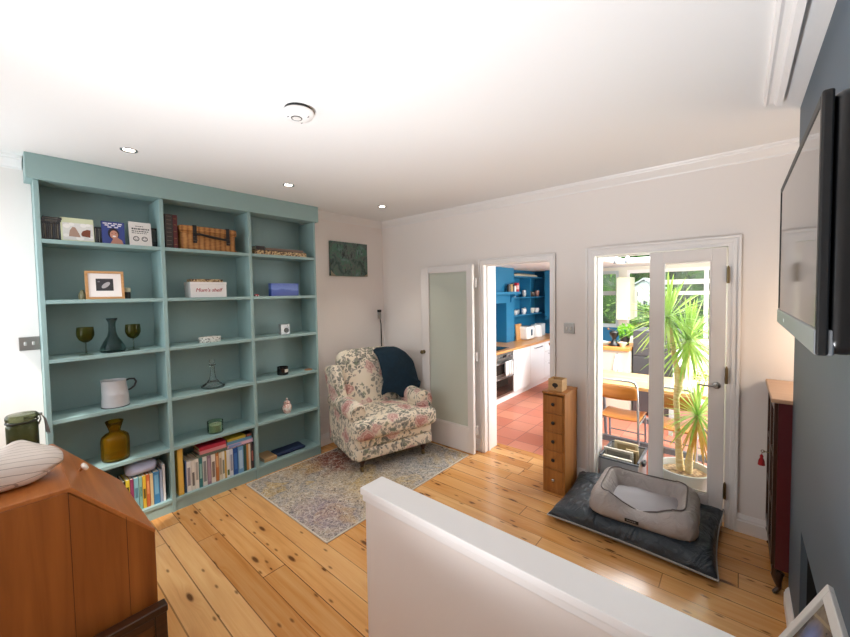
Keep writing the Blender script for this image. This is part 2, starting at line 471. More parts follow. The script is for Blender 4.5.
d2 = leaf('door_2', 2.832, 3.288, -.030, .012, .008, 1.985, 2.918, 3.207, .20, 1.905, CLEAR)
b = B().lathe((3.243, -.030, 1.016), [(0, 0), (.024, 0), (.024, -.005), (.020, -.008), (.009, -.010), (.009, -.045), (0, -.045)], axis='y', seg=24)
b.tube([(3.243, -.070, 1.016), (3.235, -.074, 1.016), (3.20, -.075, 1.014), (3.145, -.072, 1.016)], [.008, .008, .0065, .006])
part(b.done('door_handle', STEEL, d2, smooth=True), 'steel lever handle on a round rose')
for z in (1.79, 1.09, .27):
    b = B().cyl((3.297, -.036, z-.055), .008, .11, seg=12).box(3.288, 3.297, -.034, -.024, z-.05, z+.05)
    b.lathe((3.297, -.036, z+.055), [(0, 0), (.006, 0), (.004, .010), (0, .013)], seg=10)
    part(b.done('hinge', BRASS, d2), 'dark brass hinge')

# ---------------------------------------------------------------- kitchen and garden room shell
KW = paint('#e6e4d6', .6, var=.03)
struct(B().box(-.05, .05, .24, 4.4, 0, 2.12).done('wall_kitchen_left', BLUE))
b = B().box(-.05, 1.22, 4.3, 4.4, 0, 2.12).box(1.66, 1.80, 4.3, 4.4, 0, 2.12).box(1.22, 1.66, 4.3, 4.4, 0, 1.0).box(1.22, 1.66, 4.3, 4.4, 2.06, 2.12)
b.box(1.80, 4.0, 4.3, 4.4, 0, .80).box(1.80, 4.0, 4.3, 4.4, 2.06, 2.12)
struct(b.done('wall_kitchen_far', KW))
b = B().box(.05, 1.215, 4.285, 4.3, 0, 2.12).box(1.215, 1.80, 4.285, 4.3, 0, .995); struct(b.done('wall_kitchen_blue', BLUE))
b = B().box(3.9, 4.0, .24, 4.3, 0, .25).box(3.9, 4.0, .24, 4.3, 2.02, 2.12).box(3.9, 4.0, .24, .5, .25, 2.02).box(3.9, 4.0, 2.2, 2.3, .25, 2.02).box(3.9, 4.0, 4.1, 4.3, .25, 2.02)
struct(b.done('wall_kitchen_right', KW))
b = B().box(-.05, 1.9, .24, 4.4, 2.12, 2.2).box(3.6, 4.0, .24, 4.4, 2.12, 2.2).box(1.9, 3.6, .24, .7, 2.12, 2.2).box(1.9, 3.6, 3.3, 4.4, 2.12, 2.2)
struct(b.done('ceiling_kitchen', CEIL))
b = B()
for x in (1.9, 2.74, 3.55): b.box(x, x+.05, .7, 3.3, 2.14, 2.2)
b.box(1.95, 3.55, .7, .75, 2.14, 2.2).box(1.95, 3.55, 3.25, 3.3, 2.14, 2.2)
struct(b.done('window_2', TRIM))
# far windows: painted frames with transoms
GREYBLUE = paint('#c9d6d8', .4)
b = B().box(1.22, 1.27, 4.31, 4.37, 1.0, 2.06).box(1.61, 1.66, 4.31, 4.37, 1.0, 2.06).box(1.27, 1.61, 4.31, 4.37, 1.0, 1.06).box(1.27, 1.61, 4.31, 4.37, 2.0, 2.06).box(1.27, 1.61, 4.31, 4.37, 1.60, 1.68)
o = struct(b.done('window_3', GREYBLUE, bevel=.004))
B().box(1.27, 1.61, 4.345, 4.35, 1.06, 2.0).done('pane', CLEAR, o)
b = B()
for x0, x1 in ((1.80, 1.83), (2.30, 2.38), (2.92, 2.98), (3.82, 3.9)): b.box(x0, x1, 4.31, 4.37, .80, 2.06)
for z0, z1 in ((.80, .86), (1.60, 1.66), (1.78, 1.86), (2.0, 2.06)):
    b.box(1.83 if z0 in (.8, 2.0) else 2.38, 3.82, 4.315, 4.365, z0, z1)
o = struct(b.done('window_4', TRIM))
B().box(1.83, 3.82, 4.345, 4.35, .86, 2.0).done('pane', CLEAR, o)

# ================================================================== BOOKCASE
SH = [.104, .514, .911, 1.312, 1.699, 2.092]       # shelf tops
COLS = [(-3.147, -2.505), (-2.477, -1.829), (-1.801, -1.146)]
bc = thing('bookcase', 'tall teal fitted bookcase with three columns of shelves along the left wall', 'bookcase', (0, 0, 0))
XB = -.285
b = B().box(XB, 0, -3.172, -3.147, 0, 2.46); b.done('side_panel', TEAL, bc, bevel=.002)
b = B().box(XB, 0, -1.146, -1.128, 0, 2.46); b.done('side_panel', TEAL, bc, bevel=.002)
for y0, y1 in ((-2.505, -2.477), (-1.829, -1.801)):
    B().box(XB, 0, y0, y1, .0, 2.46).done('divider', TEAL, bc, bevel=.002)
for (y0, y1) in COLS:
    for i, z in enumerate(SH):
        B().box(XB, -.001, y0, y1, z-.026, z).done('shelf', TEAL, bc, bevel=.002)
B().box(XB, -.010, -3.147, -1.146, 0, .078).done('plinth', TEAL, bc)
B().box(XB-.012, XB, -3.172, -1.128, 0, 2.60).done('back_panel', TEAL_IN, bc)
B().box(-.17, .02, -3.205, -1.097, 2.462, 2.619).done('pelmet', TEAL, bc, bevel=.002)
# ================================================================== THINGS ON THE SHELVES
PAGES = paint('#d9cfbb', .9, var=.15)
def book(name, label, y, z, t, h, d, col, x=-.03, lean=0., bands=(), group=None, lying=False, cat='book', rough=.45):
    """upright: spine towards the room, t thick along the shelf; lying: t thick upwards, h long along the shelf"""
    mats = [paint(col, rough, var=.12), PAGES] + [paint(c, .5) for _, _, c in bands]
    b = B(); e = min(.003, t*.16); i = .004
    def bx(x0, x1, a0, a1, c0, c1, mi=0):
        if lying: b.box(x0, x1, c0, c1, a0+t/2, a1+t/2, mi)
        else: b.box(x0, x1, a0, a1, c0, c1, mi)
    bx(-d, 0, -t/2, -t/2+e, 0, h); bx(-d, 0, t/2-e, t/2, 0, h); bx(-e, 0, -t/2+e, t/2-e, 0, h)
    bx(-d+i, -e, -t/2+e, t/2-e, i, h-i, 1)
    for j, (f0, f1, c) in enumerate(bands):
        bx(0, .0007, -t*.32, t*.32, h*f0, h*f1, 2+j)
    o = b.done(name, mats)
    o.location = (x, y if not lying else y-h/2, z)
    if lean: o.rotation_euler = (lean, 0, 0)
    return tag(o, label, cat, group)

Z0 = SH[0]
G2 = 'books standing on the bottom middle shelf'
rows = [  # y0, y1, height, colour, bands, label
 (-2.452, -2.414, .385, '#d8ad49', ((.05, .96, '#e0b857'),), 'tall yellow book at the left end of the bottom middle shelf'),
 (-2.402, -2.393, .262, '#3d5f8f', (), 'thin blue book between the tall yellow book and the white books'),
 (-2.388, -2.357, .250, '#e5e3df', ((.2, .8, '#8f8a92'),), 'white book with grey lettering, leftmost of three white ones after the blue book'),
 (-2.354, -2.328, .248, '#dedad2', ((.15, .6, '#6f6b68'),), 'white book, middle one of three white books near the yellow book'),
 (-2.326, -2.300, .250, '#e6e2da', ((.3, .9, '#a5a19b'),), 'white book standing just left of the teal book'),
 (-2.297, -2.272, .251, '#2f7377', ((.3, .8, '#8fb9b4'),), 'teal book between white books on the bottom middle shelf'),
 (-2.269, -2.236, .250, '#d7d8d4', ((.15, .85, '#7c8186'),), 'pale grey book standing just right of the teal book'),
 (-2.233, -2.205, .248, '#8c7486', ((.1, .9, '#a891a1'),), 'mauve book between two pale books on the bottom middle shelf'),
 (-2.202, -2.169, .246, '#e2dcd2', ((.2, .75, '#7b6d62'),), 'cream book between the mauve and the orange books'),
 (-2.166, -2.142, .246, '#b9743f', ((.5, .9, '#d9a878'),), 'burnt orange book in the middle of the book row'),
 (-2.139, -2.116, .244, '#d8cdb4', ((.2, .8, '#9b8d78'),), 'cream book standing just right of the orange book'),
 (-2.114, -2.094, .244, '#e3dfd5', ((.2, .7, '#6f7a6c'),), 'off-white book between the cream book and the thin mustard book'),
 (-2.092, -2.079, .243, '#c7a23c', (), 'thin mustard yellow book in the middle of the row'),
 (-2.077, -2.051, .244, '#dfe0e2', ((.08, .28, '#4d6b3c'),), 'white book with a green patch at the foot of its spine'),
 (-2.049, -2.023, .243, '#cfd3dc', ((.2, .8, '#8f96a8'),), 'pale lilac grey book standing left of the bright blue book'),
 (-2.020, -1.981, .242, '#1f4f96', ((.2, .8, '#3b6fb4'),), 'bright blue book on the bottom middle shelf'),
 (-1.978, -1.931, .242, '#6d9cc4', ((.15, .85, '#a6c4dc'),), 'light blue book standing right of the bright blue one'),
 (-1.928, -1.905, .243, '#2b5047', (), 'dark green book standing right of the light blue one'),
 (-1.902, -1.885, .242, '#c58c4b', (), 'tan book near the right end of the book row'),
 (-1.883, -1.866, .240, '#ddd2bd', (), 'cream book, second from the right end of the row'),
 (-1.863, -1.838, .238, '#3a3036', ((.3, .7, '#a0625a'),), 'dark brown book at the right end of the bottom middle row'),
]
for i, (y0, y1, h, c, bd, lab) in enumerate(rows):
    book('book', lab, (y0+y1)/2, Z0, y1-y0, h, .17+.02*((i*7) % 3), c, x=-.028 if i else -.02, lean=-.02 if i == 1 else 0, bands=bd, group=G2)
zt = Z0+.2515
G2b = 'books lying on top of the bottom middle row'
book('book', 'grey green book lying flat under the pink ones', -2.185, zt, .022, .235, .15, '#5f6b5d', x=-.03, lying=True, group=G2b)
book('book', 'pale pink book lying flat below the crimson one', -2.18, zt+.0225, .028, .212, .15, '#d88c93', x=-.03, lying=True, group=G2b)
book('book', 'crimson book lying on top of the pale pink one', -2.182, zt+.0510, .030, .212, .15, '#b62a45', x=-.032, lying=True, group=G2b)
book('book', 'pink and blue patterned book lying lowest in the right stack', -1.952, zt-.001, .032, .224, .15, '#b9a0bd', x=-.028, lying=True, bands=((.05, .5, '#7d96c6'), (.55, .95, '#d6b4c0')), group=G2b)
book('book', 'blue book lying below the yellow one', -1.960, zt+.0315, .026, .218, .14, '#5c95b8', x=-.03, lying=True, group=G2b)
book('book', 'yellow green book lying on top of the blue one', -1.985, zt+.0580, .022, .158, .14, '#c0ab3f', x=-.032, lying=True, group=G2b)
book('book', 'small dark book lying at the right end on the blue one', -1.875, zt+.0580, .026, .056, .12, '#3a2a2c', x=-.03, lying=True, bands=((.2, .8, '#8f4a3a'),), group=G2b)

G1 = 'books standing on the bottom left shelf'
rows1 = [
 (-2.905, -2.862, .262, '#1d2140', (), 'dark navy book furthest left on the bottom left shelf'),
 (-2.858, -2.832, .255, '#2a1f3f', (), 'dark purple book beside the navy one, half hidden by the bureau'),
 (-2.826, -2.808, .236, '#b5a58f', (), 'beige book left of the black one on the bottom left shelf'),
 (-2.805, -2.787, .250, '#1b181c', (), 'black book standing left of the yellow book'),
 (-2.784, -2.761, .252, '#d9c13d', ((.3, .8, '#4f4620'),), 'yellow book with dark lettering on the bottom left shelf'),
 (-2.758, -2.738, .250, '#8d3c62', ((.1, .35, '#d06a86'),), 'purple and pink book right of the yellow one'),
 (-2.735, -2.708, .250, '#7fb3c0', ((.4, .7, '#4f7d8c'),), 'pale blue book standing right of the purple one'),
 (-2.705, -2.686, .248, '#86b0a2', ((.4, .7, '#5d8a7d'),), 'sage green book between the pale blue and the gold books'),
 (-2.683, -2.663, .248, '#d9b13c', ((.3, .6, '#5d4a1d'),), 'gold yellow book right of the sage green one'),
 (-2.660, -2.639, .250, '#c2673a', ((.4, .8, '#d7905f'),), 'orange red book on the bottom left shelf'),
 (-2.636, -2.617, .246, '#d0b98f', (), 'sand coloured book right of the orange red one'),
 (-2.614, -2.576, .252, '#3d7fae', ((.3, .9, '#6fa6c8'),), 'mid blue book towards the right of the bottom left shelf'),
 (-2.573, -2.557, .254, '#9aa9c2', (), 'grey blue book second from the divider'),
 (-2.553, -2.538, .290, '#e2e3e6', (), 'tall white book at the right end of the bottom left shelf'),
]
for i, (y0, y1, h, c, bd, lab) in enumerate(rows1):
    book('book', lab, (y0+y1)/2, Z0, y1-y0, h, .16, c, x=-.03, bands=bd, group=G1)
# crumpled lilac pouch on those books
b = B().soft((0, 0, .043), (.075, .097, .043), .04, 10, puff=(.01, .0, .012), wob=.014, wsc=14, seed=3)
pm = paint('#b9bfdc', .25, bump=.2, scale=30)
o = b.done('pouch', pm, smooth=True, loc=(-.115, -2.675, Z0+.256)); tag(o, 'crumpled shiny lilac pouch lying on the bottom left books', 'pouch')
b = B().tube([(-.03, -.06, .078), (.02, -.03, .09), (.035, .02, .088), (.0, .065, .080)], .004)
b.done('strap', paint('#e9ecf4', .3), o, smooth=True)

# bottom right shelf
book('book', 'tan book lying on the bottom right shelf beside a blue folder', -1.665, Z0, .030, .125, .19, '#c19a6f', x=-.045, lying=True)
b = B().soft((0, 0, .016), (.075, .155, .016), .014, 8, puff=(0, 0, .006), wob=.006, wsc=12)
tag(b.done('cloth', paint('#16294a', .85, bump=.2, scale=120), smooth=True, loc=(-.125, -1.435, Z0+.002)), 'folded dark navy cloth on the bottom right shelf', 'cloth')

# ---- top left: black disc cases, a board book, two books facing out
ZT = SH[5]
GC = 'black disc cases on the top left shelf'
LC1 = 'thin black disc case in the row left of the white picture book'
for i in range(9):
    y = -3.135 + i*.0098
    m = book('disc_case', LC1, y, ZT, .0085, .122, .13, '#17181a' if i % 3 else '#26231f', x=-.06, bands=((.12, .88, ('#4a4a48', '#6d6558', '#3d4148')[i % 3]),), group=GC, cat='disc case', rough=.2)
for i, (dy, l) in enumerate(((0, 'black disc case lying lowest on the upright cases'), (.004, 'black disc case lying topmost on the upright cases'))):
    book('disc_case', l, -3.094+dy, ZT+.1222+i*.0165, .0160, .092, .12, '#15161a', x=-.06, bands=((.15, .8, '#5a5750'),), lying=True, group=GC, cat='disc case', rough=.2)
LC2 = 'thin black disc case in the gap between the picture book and the blue book'
for i in range(4):
    book('disc_case', LC2, -2.874+i*.0098, ZT, .0085, .118, .13, '#1b1b1d', x=-.07, bands=((.1, .9, ('#77746c', '#3f4144')[i % 2]),), group='black disc cases beside the blue book', cat='disc case', rough=.2)
LC3 = 'black disc case behind the white book at the first divider'
for i in range(5):
    book('disc_case', LC3, -2.548+i*.0092, ZT, .0085, .15, .12, '#121314', x=-.08, bands=((.3, .9, '#2c3a38'),), group='black disc cases at the divider', cat='disc case', rough=.2)

def facing(name, label, y0, y1, z, h, col, tilt=-.12, x=-.045, t=.012):
    """a book or card propped up with its cover towards the room; local: x out, y across, z up"""
    e = thing(name, label, 'book', (x, (y0+y1)/2, z), rot=(0, tilt, 0))
    wd = y1-y0
    B().box(-t, 0, -wd/2, wd/2, 0, h).done('cover', [paint(col, .35, var=.03)], e, bevel=.001)
    return e
def disc(par, name, y, z, ry, rz, mat, x=.0006, rot=0., seg=24, pw=2.):
    pts = []
    for i in range(seg):
        a = 2*PI*i/seg; u = ry*math.copysign(abs(math.cos(a))**(2/pw), math.cos(a)); v = rz*math.copysign(abs(math.sin(a))**(2/pw), math.sin(a))
        pts.append((y+u*math.cos(rot)-v*math.sin(rot), z+u*math.sin(rot)+v*math.cos(rot)))
    return B().prism(pts, x-.0004, x+.0004, 'x').done(name, mat, par)
def plate(par, name, y0, y1, z0, z1, mat, x=.0006):
    return B().box(x-.0004, x+.0004, y0, y1, z0, z1).done(name, mat, par)

e = facing('picture_book', 'white and green picture book with two brown shapes, facing out on the top left shelf', -3.052, -2.884, ZT, .163, '#d8ddb9')
plate(e, 'picture', -.075, .080, .010, .128, paint('#e3e2de', .4))
for y, z, r in ((-.055, .105, .018), (-.03, .118, .014), (.03, .115, .017), (.055, .12, .012), (.01, .025, .02), (-.06, .04, .014), (.066, .035, .014)):
    disc(e, 'blossom', y, z, r, r*.8, paint('#f6f4f0', .5), x=.0012)
B().prism([(-.046, .035), (.012, .032), (.006, .055), (-.012, .098), (-.026, .100), (-.040, .075)], .0016, .0024, 'x').done('pale_brown_shape', paint('#b08f7d', .5), e)
B().prism([(.020, .040), (.062, .034), (.066, .085), (.048, .088), (.024, .075), (.016, .055)], .0016, .0024, 'x').done('dark_brown_shape', paint('#7c3f24', .5), e)

e = facing('book', 'blue book with a laughing face on its cover, facing out on the top left shelf', -2.842, -2.712, ZT, .165, '#2c3f86')
wt = paint('#e8e6f0', .5)
for z, ys in ((.150, (-.045, -.018, .012, .040)), (.137, (-.035, 0, .035)), (.124, (-.02, .018))):
    for y in ys: plate(e, 'title_mark', y-.011, y+.011, z-.004, z+.004, wt)
disc(e, 'hair', 0, .078, .032, .040, paint('#1d1420', .6), x=.001)
disc(e, 'face', .002, .070, .023, .031, paint('#c98e78', .5), x=.0018)
disc(e, 'mouth', .003, .058, .010, .006, paint('#f2e8e4', .5), x=.0026)
for y in (-.009, .012): disc(e, 'eye', y, .080, .004, .002, paint('#2a1a18', .5), x=.0026)
B().prism([(-.022, .004), (.052, .004), (.046, .030), (.020, .052), (.012, .046), (-.004, .040)], .0022, .003, 'x').done('hands', paint('#b98272', .5), e)

e = facing('book', 'white book with two small round faces on its cover beside the first divider', -2.686, -2.548, ZT, .182, '#e8e2de')
ik = paint('#2b2b2e', .5)
for z, ya, yb, h in ((.150, -.028, .02, .0025), (.130, -.052, .056, .0055), (.112, -.052, .05, .0035), (.098, -.052, .04, .0022)):
    y = ya
    while y < yb:
        l = random.uniform(.006, .016); plate(e, 'lettering', y, min(y+l, yb), z-h, z+h, ik); y += l+.004
for y in (-.028, .024):
    B().lathe((.0007, y, .055), [(.014, -.0004), (.019, -.0004), (.019, .0006), (.014, .0006)], axis='x', seg=24).done('round_face', ik, e)
    for dy in (-.006, .006): disc(e, 'eye', y+dy, .060, .003, .003, ik)
    plate(e, 'mouth', y-.008, y+.008, .046, .049, ik)

# ---- top middle: two bound volumes and a wicker hamper
book('book', 'dark brown bound volume with banded spine left of the wicker hamper', -2.431, ZT, .052, .270, .17, '#3c3230', x=-.05, bands=tuple((f, f+.012, '#8c7d6b') for f in (.1, .22, .34, .46, .58, .70, .82, .93)), group='bound volumes beside the hamper')
book('book', 'dark red bound volume between the brown volume and the hamper', -2.388, ZT, .030, .268, .17, '#5e1d1f', x=-.05, bands=tuple((f, f+.01, '#a58a4a') for f in (.12, .3, .5, .7, .88)), group='bound volumes beside the hamper')
k = Nodes('wicker'); p = k.pos()
s = k.n('SeparateXYZ', Vector=p)
rib = k.math('ABSOLUTE', k.math('SINE', k.math('MULTIPLY', s.outputs[1], 76)))
fine = k.math('SINE', k.math('MULTIPLY', k.math('ADD', s.outputs[2], k.math('MULTIPLY', k.noise(p, 9, 2), .02)), 520))
wv = k.math('ADD', k.math('MULTIPLY', rib, .5), k.math('MULTIPLY', fine, .16))
c = k.ramp(k.math('ADD', k.math('MULTIPLY', wv, .6), k.math('MULTIPLY', k.noise(p, 26, 4), .5)), [(.18, '#70421d'), (.42, '#a9713a'), (.75, '#c99559')])
WICK = k.bsdf(c, .6, 0, wv, .5, .004)
hm = thing('wicker_hamper', 'brown wicker hamper with dark leather straps on the top middle shelf', 'basket', (-.145, -2.140, ZT))
B().soft((0, 0, .074), (.108, .212, .074), .014, 10, puff=(.004, .004, 0)).done('body', WICK, hm, smooth=True)
B().soft((0, 0, .172), (.116, .224, .024), .012, 10, puff=(0, 0, .004)).done('lid', WICK, hm, smooth=True)
b = B()
for z in (.006, .142, .157):
    pts = [(.111, -.215, z), (.111, .215, z), (-.111, .215, z), (-.111, -.215, z)]
    b.tube(pts, .006, closed=True, seg=8)
b.done('rim_braid', WICK, hm, smooth=True)
LEA = paint('#1c1513', .45)
for y in (-.115, .145):
    b = B().box(.113, .121, y-.014, y+.014, .055, .20).box(-.02, .121, y-.014, y+.014, .196, .201)
    st = b.done('strap', LEA, hm, bevel=.002)
    b = B().tube([(.124, y-.016, .075), (.124, y+.016, .075), (.124, y+.016, .105), (.124, y-.016, .105)], .003, closed=True, seg=8)
    b.done('buckle', paint('#5e5a55', .3, 1.), st, smooth=True)
B().tube([(.122, -.115, .125), (.135, -.085, .128), (.139, 0, .112), (.136, .10, .100), (.122, .145, .102)], [.010, .009, .011, .010, .010]).done('handle', LEA, hm, smooth=True)

# ---- top right: a patterned game box with a brown book on it
k = Nodes('patterned_card'); p = k.pos()
c = k.ramp(k.noise(k.map(p, (1, 2, 3)), 24, 4, .6), [(.38, '#4b3526'), (.46, '#b59365'), (.56, '#d9c295'), (.66, '#7b5a3a')], 'CONSTANT')
PATT = k.bsdf(c, .5)
o = B().box(-.20, 0, -.270, .270, 0, .040).done('board_game_box', [PATT], bevel=.002, loc=(-.03, -1.487, ZT)); tag(o, 'flat brown patterned game box on the top right shelf', 'box')
b = B().box(-.197, -.003, -.267, .267, .0402, .046); part(b.done('lid', paint('#3a2b24', .5), o), 'dark lid')
book('book', 'thin brown book lying on the patterned game box', -1.443, ZT+.0465, .022, .40, .17, '#7d6353', x=-.045, lying=True)
book('book', 'dark narrow book lying left of the thin brown book on the game box', -1.694, ZT+.0465, .034, .085, .15, '#262022', x=-.05, lying=True)

# ---- second row
OAK = wood('light_oak', '#d0a06c', '#b27f4c', 1, 2., .45)
fr = thing('framed_print', 'oak framed print of a pale leaf shape on the second left shelf', 'picture', (-.035, -2.839, SH[4]), rot=(0, -.10, 0))
b = B()
w2, hh, fw = .107, .200, .016
b.box(-.016, 0, -w2, w2, 0, fw).box(-.016, 0, -w2, w2, hh-fw, hh).box(-.016, 0, -w2, -w2+fw, fw, hh-fw).box(-.016, 0, w2-fw, w2, fw, hh-fw)
b.done('frame', OAK, fr, bevel=.0015)
B().box(-.012, -.006, -w2+fw, w2-fw, fw, hh-fw).done('mount', paint('#f3ecea', .7), fr)
pr = B().box(-.006, -.0054, -.050, .046, .060, .146).done('print', paint('#37353a', .6, var=.4, scale=30), fr)
disc(pr, 'pale_leaf', .004, .100, .030, .014, paint('#b5b0b3', .6, var=.3), x=-.0050, rot=.75)
disc(pr, 'pale_spot', -.034, .125, .007, .005, paint('#77757a', .6), x=-.0050)
o = B().lathe((0, 0, 0), [(0, 0), (.020, 0), (.022, .02), (.018, .045), (.010, .055), (.012, .066), (0, .066)]).done('bottle', paint('#8b8768', .3), smooth=True, loc=(-.10, -2.957, SH[4])); tag(o, 'small olive bottle half hidden left behind the oak frame', 'bottle')
o = B().lathe((0, 0, 0), [(0, 0), (.020, 0), (.020, .05), (0, .05)]).lathe((0, 0, .05), [(0, 0), (.021, 0), (.021, .030), (0, .032)], 1).done('bottle', [paint('#141416', .3), paint('#c9bfa2', .4)], smooth=True, loc=(-.11, -2.704, SH[4])); tag(o, 'small black bottle with a cream cap right behind the oak frame', 'bottle')

bx = thing('storage_box', 'white box with red handwriting on the second middle shelf', 'box', (-.035, -2.161, SH[4]))
B().box(-.15, 0, -.141, .141, 0, .118).done('body', paint('#ece9e8', .45), bx, bevel=.002)
B().box(-.152, .002, -.143, .143, .108, .1285).done('lid', paint('#efedec', .45), bx, bevel=.002)
part(text_mesh('lettering', "Mum's shelf", .043, paint('#b0303a', .6), bx, (.0006, -.003, .060), (PI/2, 0, PI/2), shear=.25), 'red handwritten lettering')
o = B().box(-.11, 0, -.125, .125, 0, .024).done('game_box', [PATT], bevel=.003, loc=(-.05, -2.166, SH[4]+.1287)); tag(o, 'flat brown and cream case lying on the white box', 'box')
k = Nodes('blue_card'); p = k.pos(); s = k.n('SeparateXYZ', Vector=p)
c = k.ramp(k.math('ADD', s.outputs[2], k.math('MULTIPLY', k.noise(p, 11, 3), .06)), [(.02, '#2a3f92'), (.085, '#3a55aa'), (.10, '#6d86cd'), (.15, '#4a63b5')])
o = B().box(-.055, 0, -.146, .146, 0, .124).done('gift_box', k.bsdf(c, .35), bevel=.002, loc=(-.04, -1.461, SH[4])); tag(o, 'plain blue box on the second right shelf', 'box')
o = B().soft((0, 0, .009), (.012, .020, .009), .006, 4).done('toy_car', [paint('#b03040', .4)], smooth=True, loc=(-.03, -1.756, SH[4])); tag(o, 'tiny red toy car at the divider on the second right shelf', 'toy')
for a, y in ((.012, -.012), (.012, .012), (-.012, -.012), (-.012, .012)): B().cyl((a-.002, y, .006), .006, .004, axis='x', seg=12).done('wheel', paint('#d8c8c8', .4), o)

# ---- third row
GOB = glass('olive_glass', '#6e6f2c', .02, .12)
def goblet(label, y, x):
    g = thing('goblet', label, 'glass', (x, y, SH[3]), group='olive goblets')
    B().lathe((0, 0, 0), [(0, 0), (.040, 0), (.038, .004), (.006, .010), (.0045, .03), (.0045, .085), (0, .085)]).done('stem', glass('clear_stem', '#b9c2b0', .02, .05), g, smooth=True)
    B().lathe((0, 0, .085), [(0, 0), (.016, .003), (.036, .020), (.048, .048), (.049, .072), (.045, .108), (.043, .108), (.047, .072), (.046, .048), (.034, .022), (.014, .007), (0, .006)]).done('bowl', GOB, g, smooth=True)
goblet('olive green glass goblet left of the dark carafe', -2.955, -.08)
goblet('olive green glass goblet right of the dark carafe', -2.683, -.10)
CARM = glass('smoked_glass', '#6f8a88', .02, .05)
cf = thing('carafe', 'smoky ridged glass carafe between the two goblets', 'carafe', (-.10, -2.805, SH[3]))
prof = [(0, 0), (.066, 0), (.074, .012), (.070, .035), (.050, .080), (.030, .115), (.022, .150), (.020, .200), (.023, .222), (.033, .243), (.031, .243), (.020, .220), (.017, .200), (.019, .150), (.027, .115), (.046, .080), (.065, .035), (.066, .014), (0, .010)]
b = B().lathe((0, 0, 0), prof, seg=40)
for v in b.bm.verts:
    r = math.hypot(v.co.x, v.co.y)
    if r > .01:
        a = math.atan2(v.co.y, v.co.x); f = 1+.05*math.cos(20*a); v.co.x *= f; v.co.y *= f
b.done('body', CARM, cf, smooth=True, angle=180)
B().lathe((0, 0, .243), [(.031, 0), (.0345, .002), (.031, .004)]).done('rim', CARM, cf, smooth=True)
k = Nodes('speckled_tin'); p = k.pos()
c = k.ramp(k.n('TexVoronoi', Vector=p, Scale=60.).outputs['Distance'], [(.25, '#4b4a48'), (.36, '#d8d5ce')])
SPK = k.bsdf(c, .4)
o = B().lathe((0, 0, 0), [(0, 0), (.05, 0), (.052, .003), (.052, .032), (0, .032)], sy=1.65).done('trinket_box', SPK, smooth=True, loc=(-.10, -2.147, SH[3])); tag(o, 'flat oval black and white trinket box on the third middle shelf', 'box')
B().lathe((0, 0, .032), [(0, 0), (.054, 0), (.054, .012), (.03, .016), (0, .016)], sy=1.65).done('lid', SPK, o, smooth=True)
sp = thing('alarm_clock', 'small silver clock with a black dial on the third right shelf', 'clock', (-.06, -1.462, SH[3]))
B().box(-.05, 0, -.048, .048, 0, .104).done('case', paint('#b6b8ba', .3, .6), sp, bevel=.004)
B().cyl((0, .010, .042), .026, .005, axis='x').done('dial', paint('#0e0e10', .2), sp)
B().cyl((.001, .022, .085), .004, .004, axis='x', seg=12).done('button', paint('#2a2a2c', .4), sp)

# ---- fourth row
EN = paint('#bebdbf', .3, bump=.12, scale=26, var=.22)
jg = thing('enamel_jug', 'white enamel jug with a dark handle on the fourth left shelf', 'jug', (-.10, -2.806, SH[2]))
b = B().lathe((0, 0, 0), [(0, .004), (.082, .004), (.083, .012), (.077, .09), (.0775, .092), (.077, .095), (.066, .188), (.068, .192), (.064, .192), (.062, .186), (.078, .014), (0, .012)], seg=36)
for v in b.bm.verts:   # pinched spout towards the left
    if v.co.z > .15 and v.co.y < -.03: v.co.y -= .014*(v.co.z-.15)/.04; v.co.z += .004
b.done('body', EN, jg, smooth=True, angle=60)
B().lathe((0, 0, 0), [(0, 0), (.083, 0), (.0845, .003), (.083, .006), (0, .006)], seg=36).done('base_rim', paint('#2b2b2c', .4), jg, smooth=True)
B().tube([(0, .062, .176), (0, .085, .186), (0, .116, .182), (0, .128, .158), (0, .116, .128), (0, .092, .108), (0, .074, .104)], [.006, .007, .007, .007, .007, .006, .006]).done('handle', paint('#252628', .4), jg, smooth=True)
CG = glass('clear_glass', '#e6efee', .02, .04)
dc = thing('decanter', 'clear wide based glass decanter on the fourth middle shelf', 'decanter', (-.11, -2.134, SH[2]))
B().lathe((0, 0, 0), [(0, 0), (.085, 0), (.093, .010), (.088, .022), (.050, .045), (.028, .075), (.020, .110), (.017, .165), (.018, .190), (.028, .200), (.026, .202), (.014, .190), (.014, .165), (.017, .110), (.024, .075), (.046, .048), (.083, .022), (.086, .012), (0, .006)], seg=36).done('body', CG, dc, smooth=True, angle=180)
B().lathe((0, 0, .195), [(0, 0), (.011, 0), (.012, .012), (.020, .022), (.023, .036), (.016, .050), (0, .054)]).done('stopper', CG, dc, smooth=True)
cd = thing('candle_tin', 'black candle with a pale label on the fourth right shelf', 'candle', (-.09, -1.489, SH[2]))
B().lathe((0, 0, 0), [(0, 0), (.052, 0), (.054, .004), (.054, .078), (.051, .078), (.050, .050), (0, .050)]).done('tin', paint('#121214', .2), cd, smooth=True)
lb = [( .0546*math.cos(a), .0546*math.sin(a)) for a in [(-.15+i*.12) for i in range(9)]]
b = B()
for (xa, ya), (xb, yb) in zip(lb, lb[1:]):
    vs = [b.bm.verts.new(v) for v in ((xa, ya, .026), (xb, yb, .026), (xb, yb, .058), (xa, ya, .058))]; b.bm.faces.new(vs)
bmesh.ops.remove_doubles(b.bm, verts=b.bm.verts[:], dist=1e-5)
b.done('paper_label', paint('#d8d2c8', .6), cd, smooth=True)
B().cyl((0, 0, .050), .0495, .008).done('wax', paint('#2f2a28', .4), cd)
o = B().cyl((0, 0, 0), .042, .006).done('coaster', paint('#b07a4f', .6), bevel=.001, loc=(-.075, -1.205, SH[2])); tag(o, 'small round terracotta coaster at the right end of the fourth shelf', 'coaster')

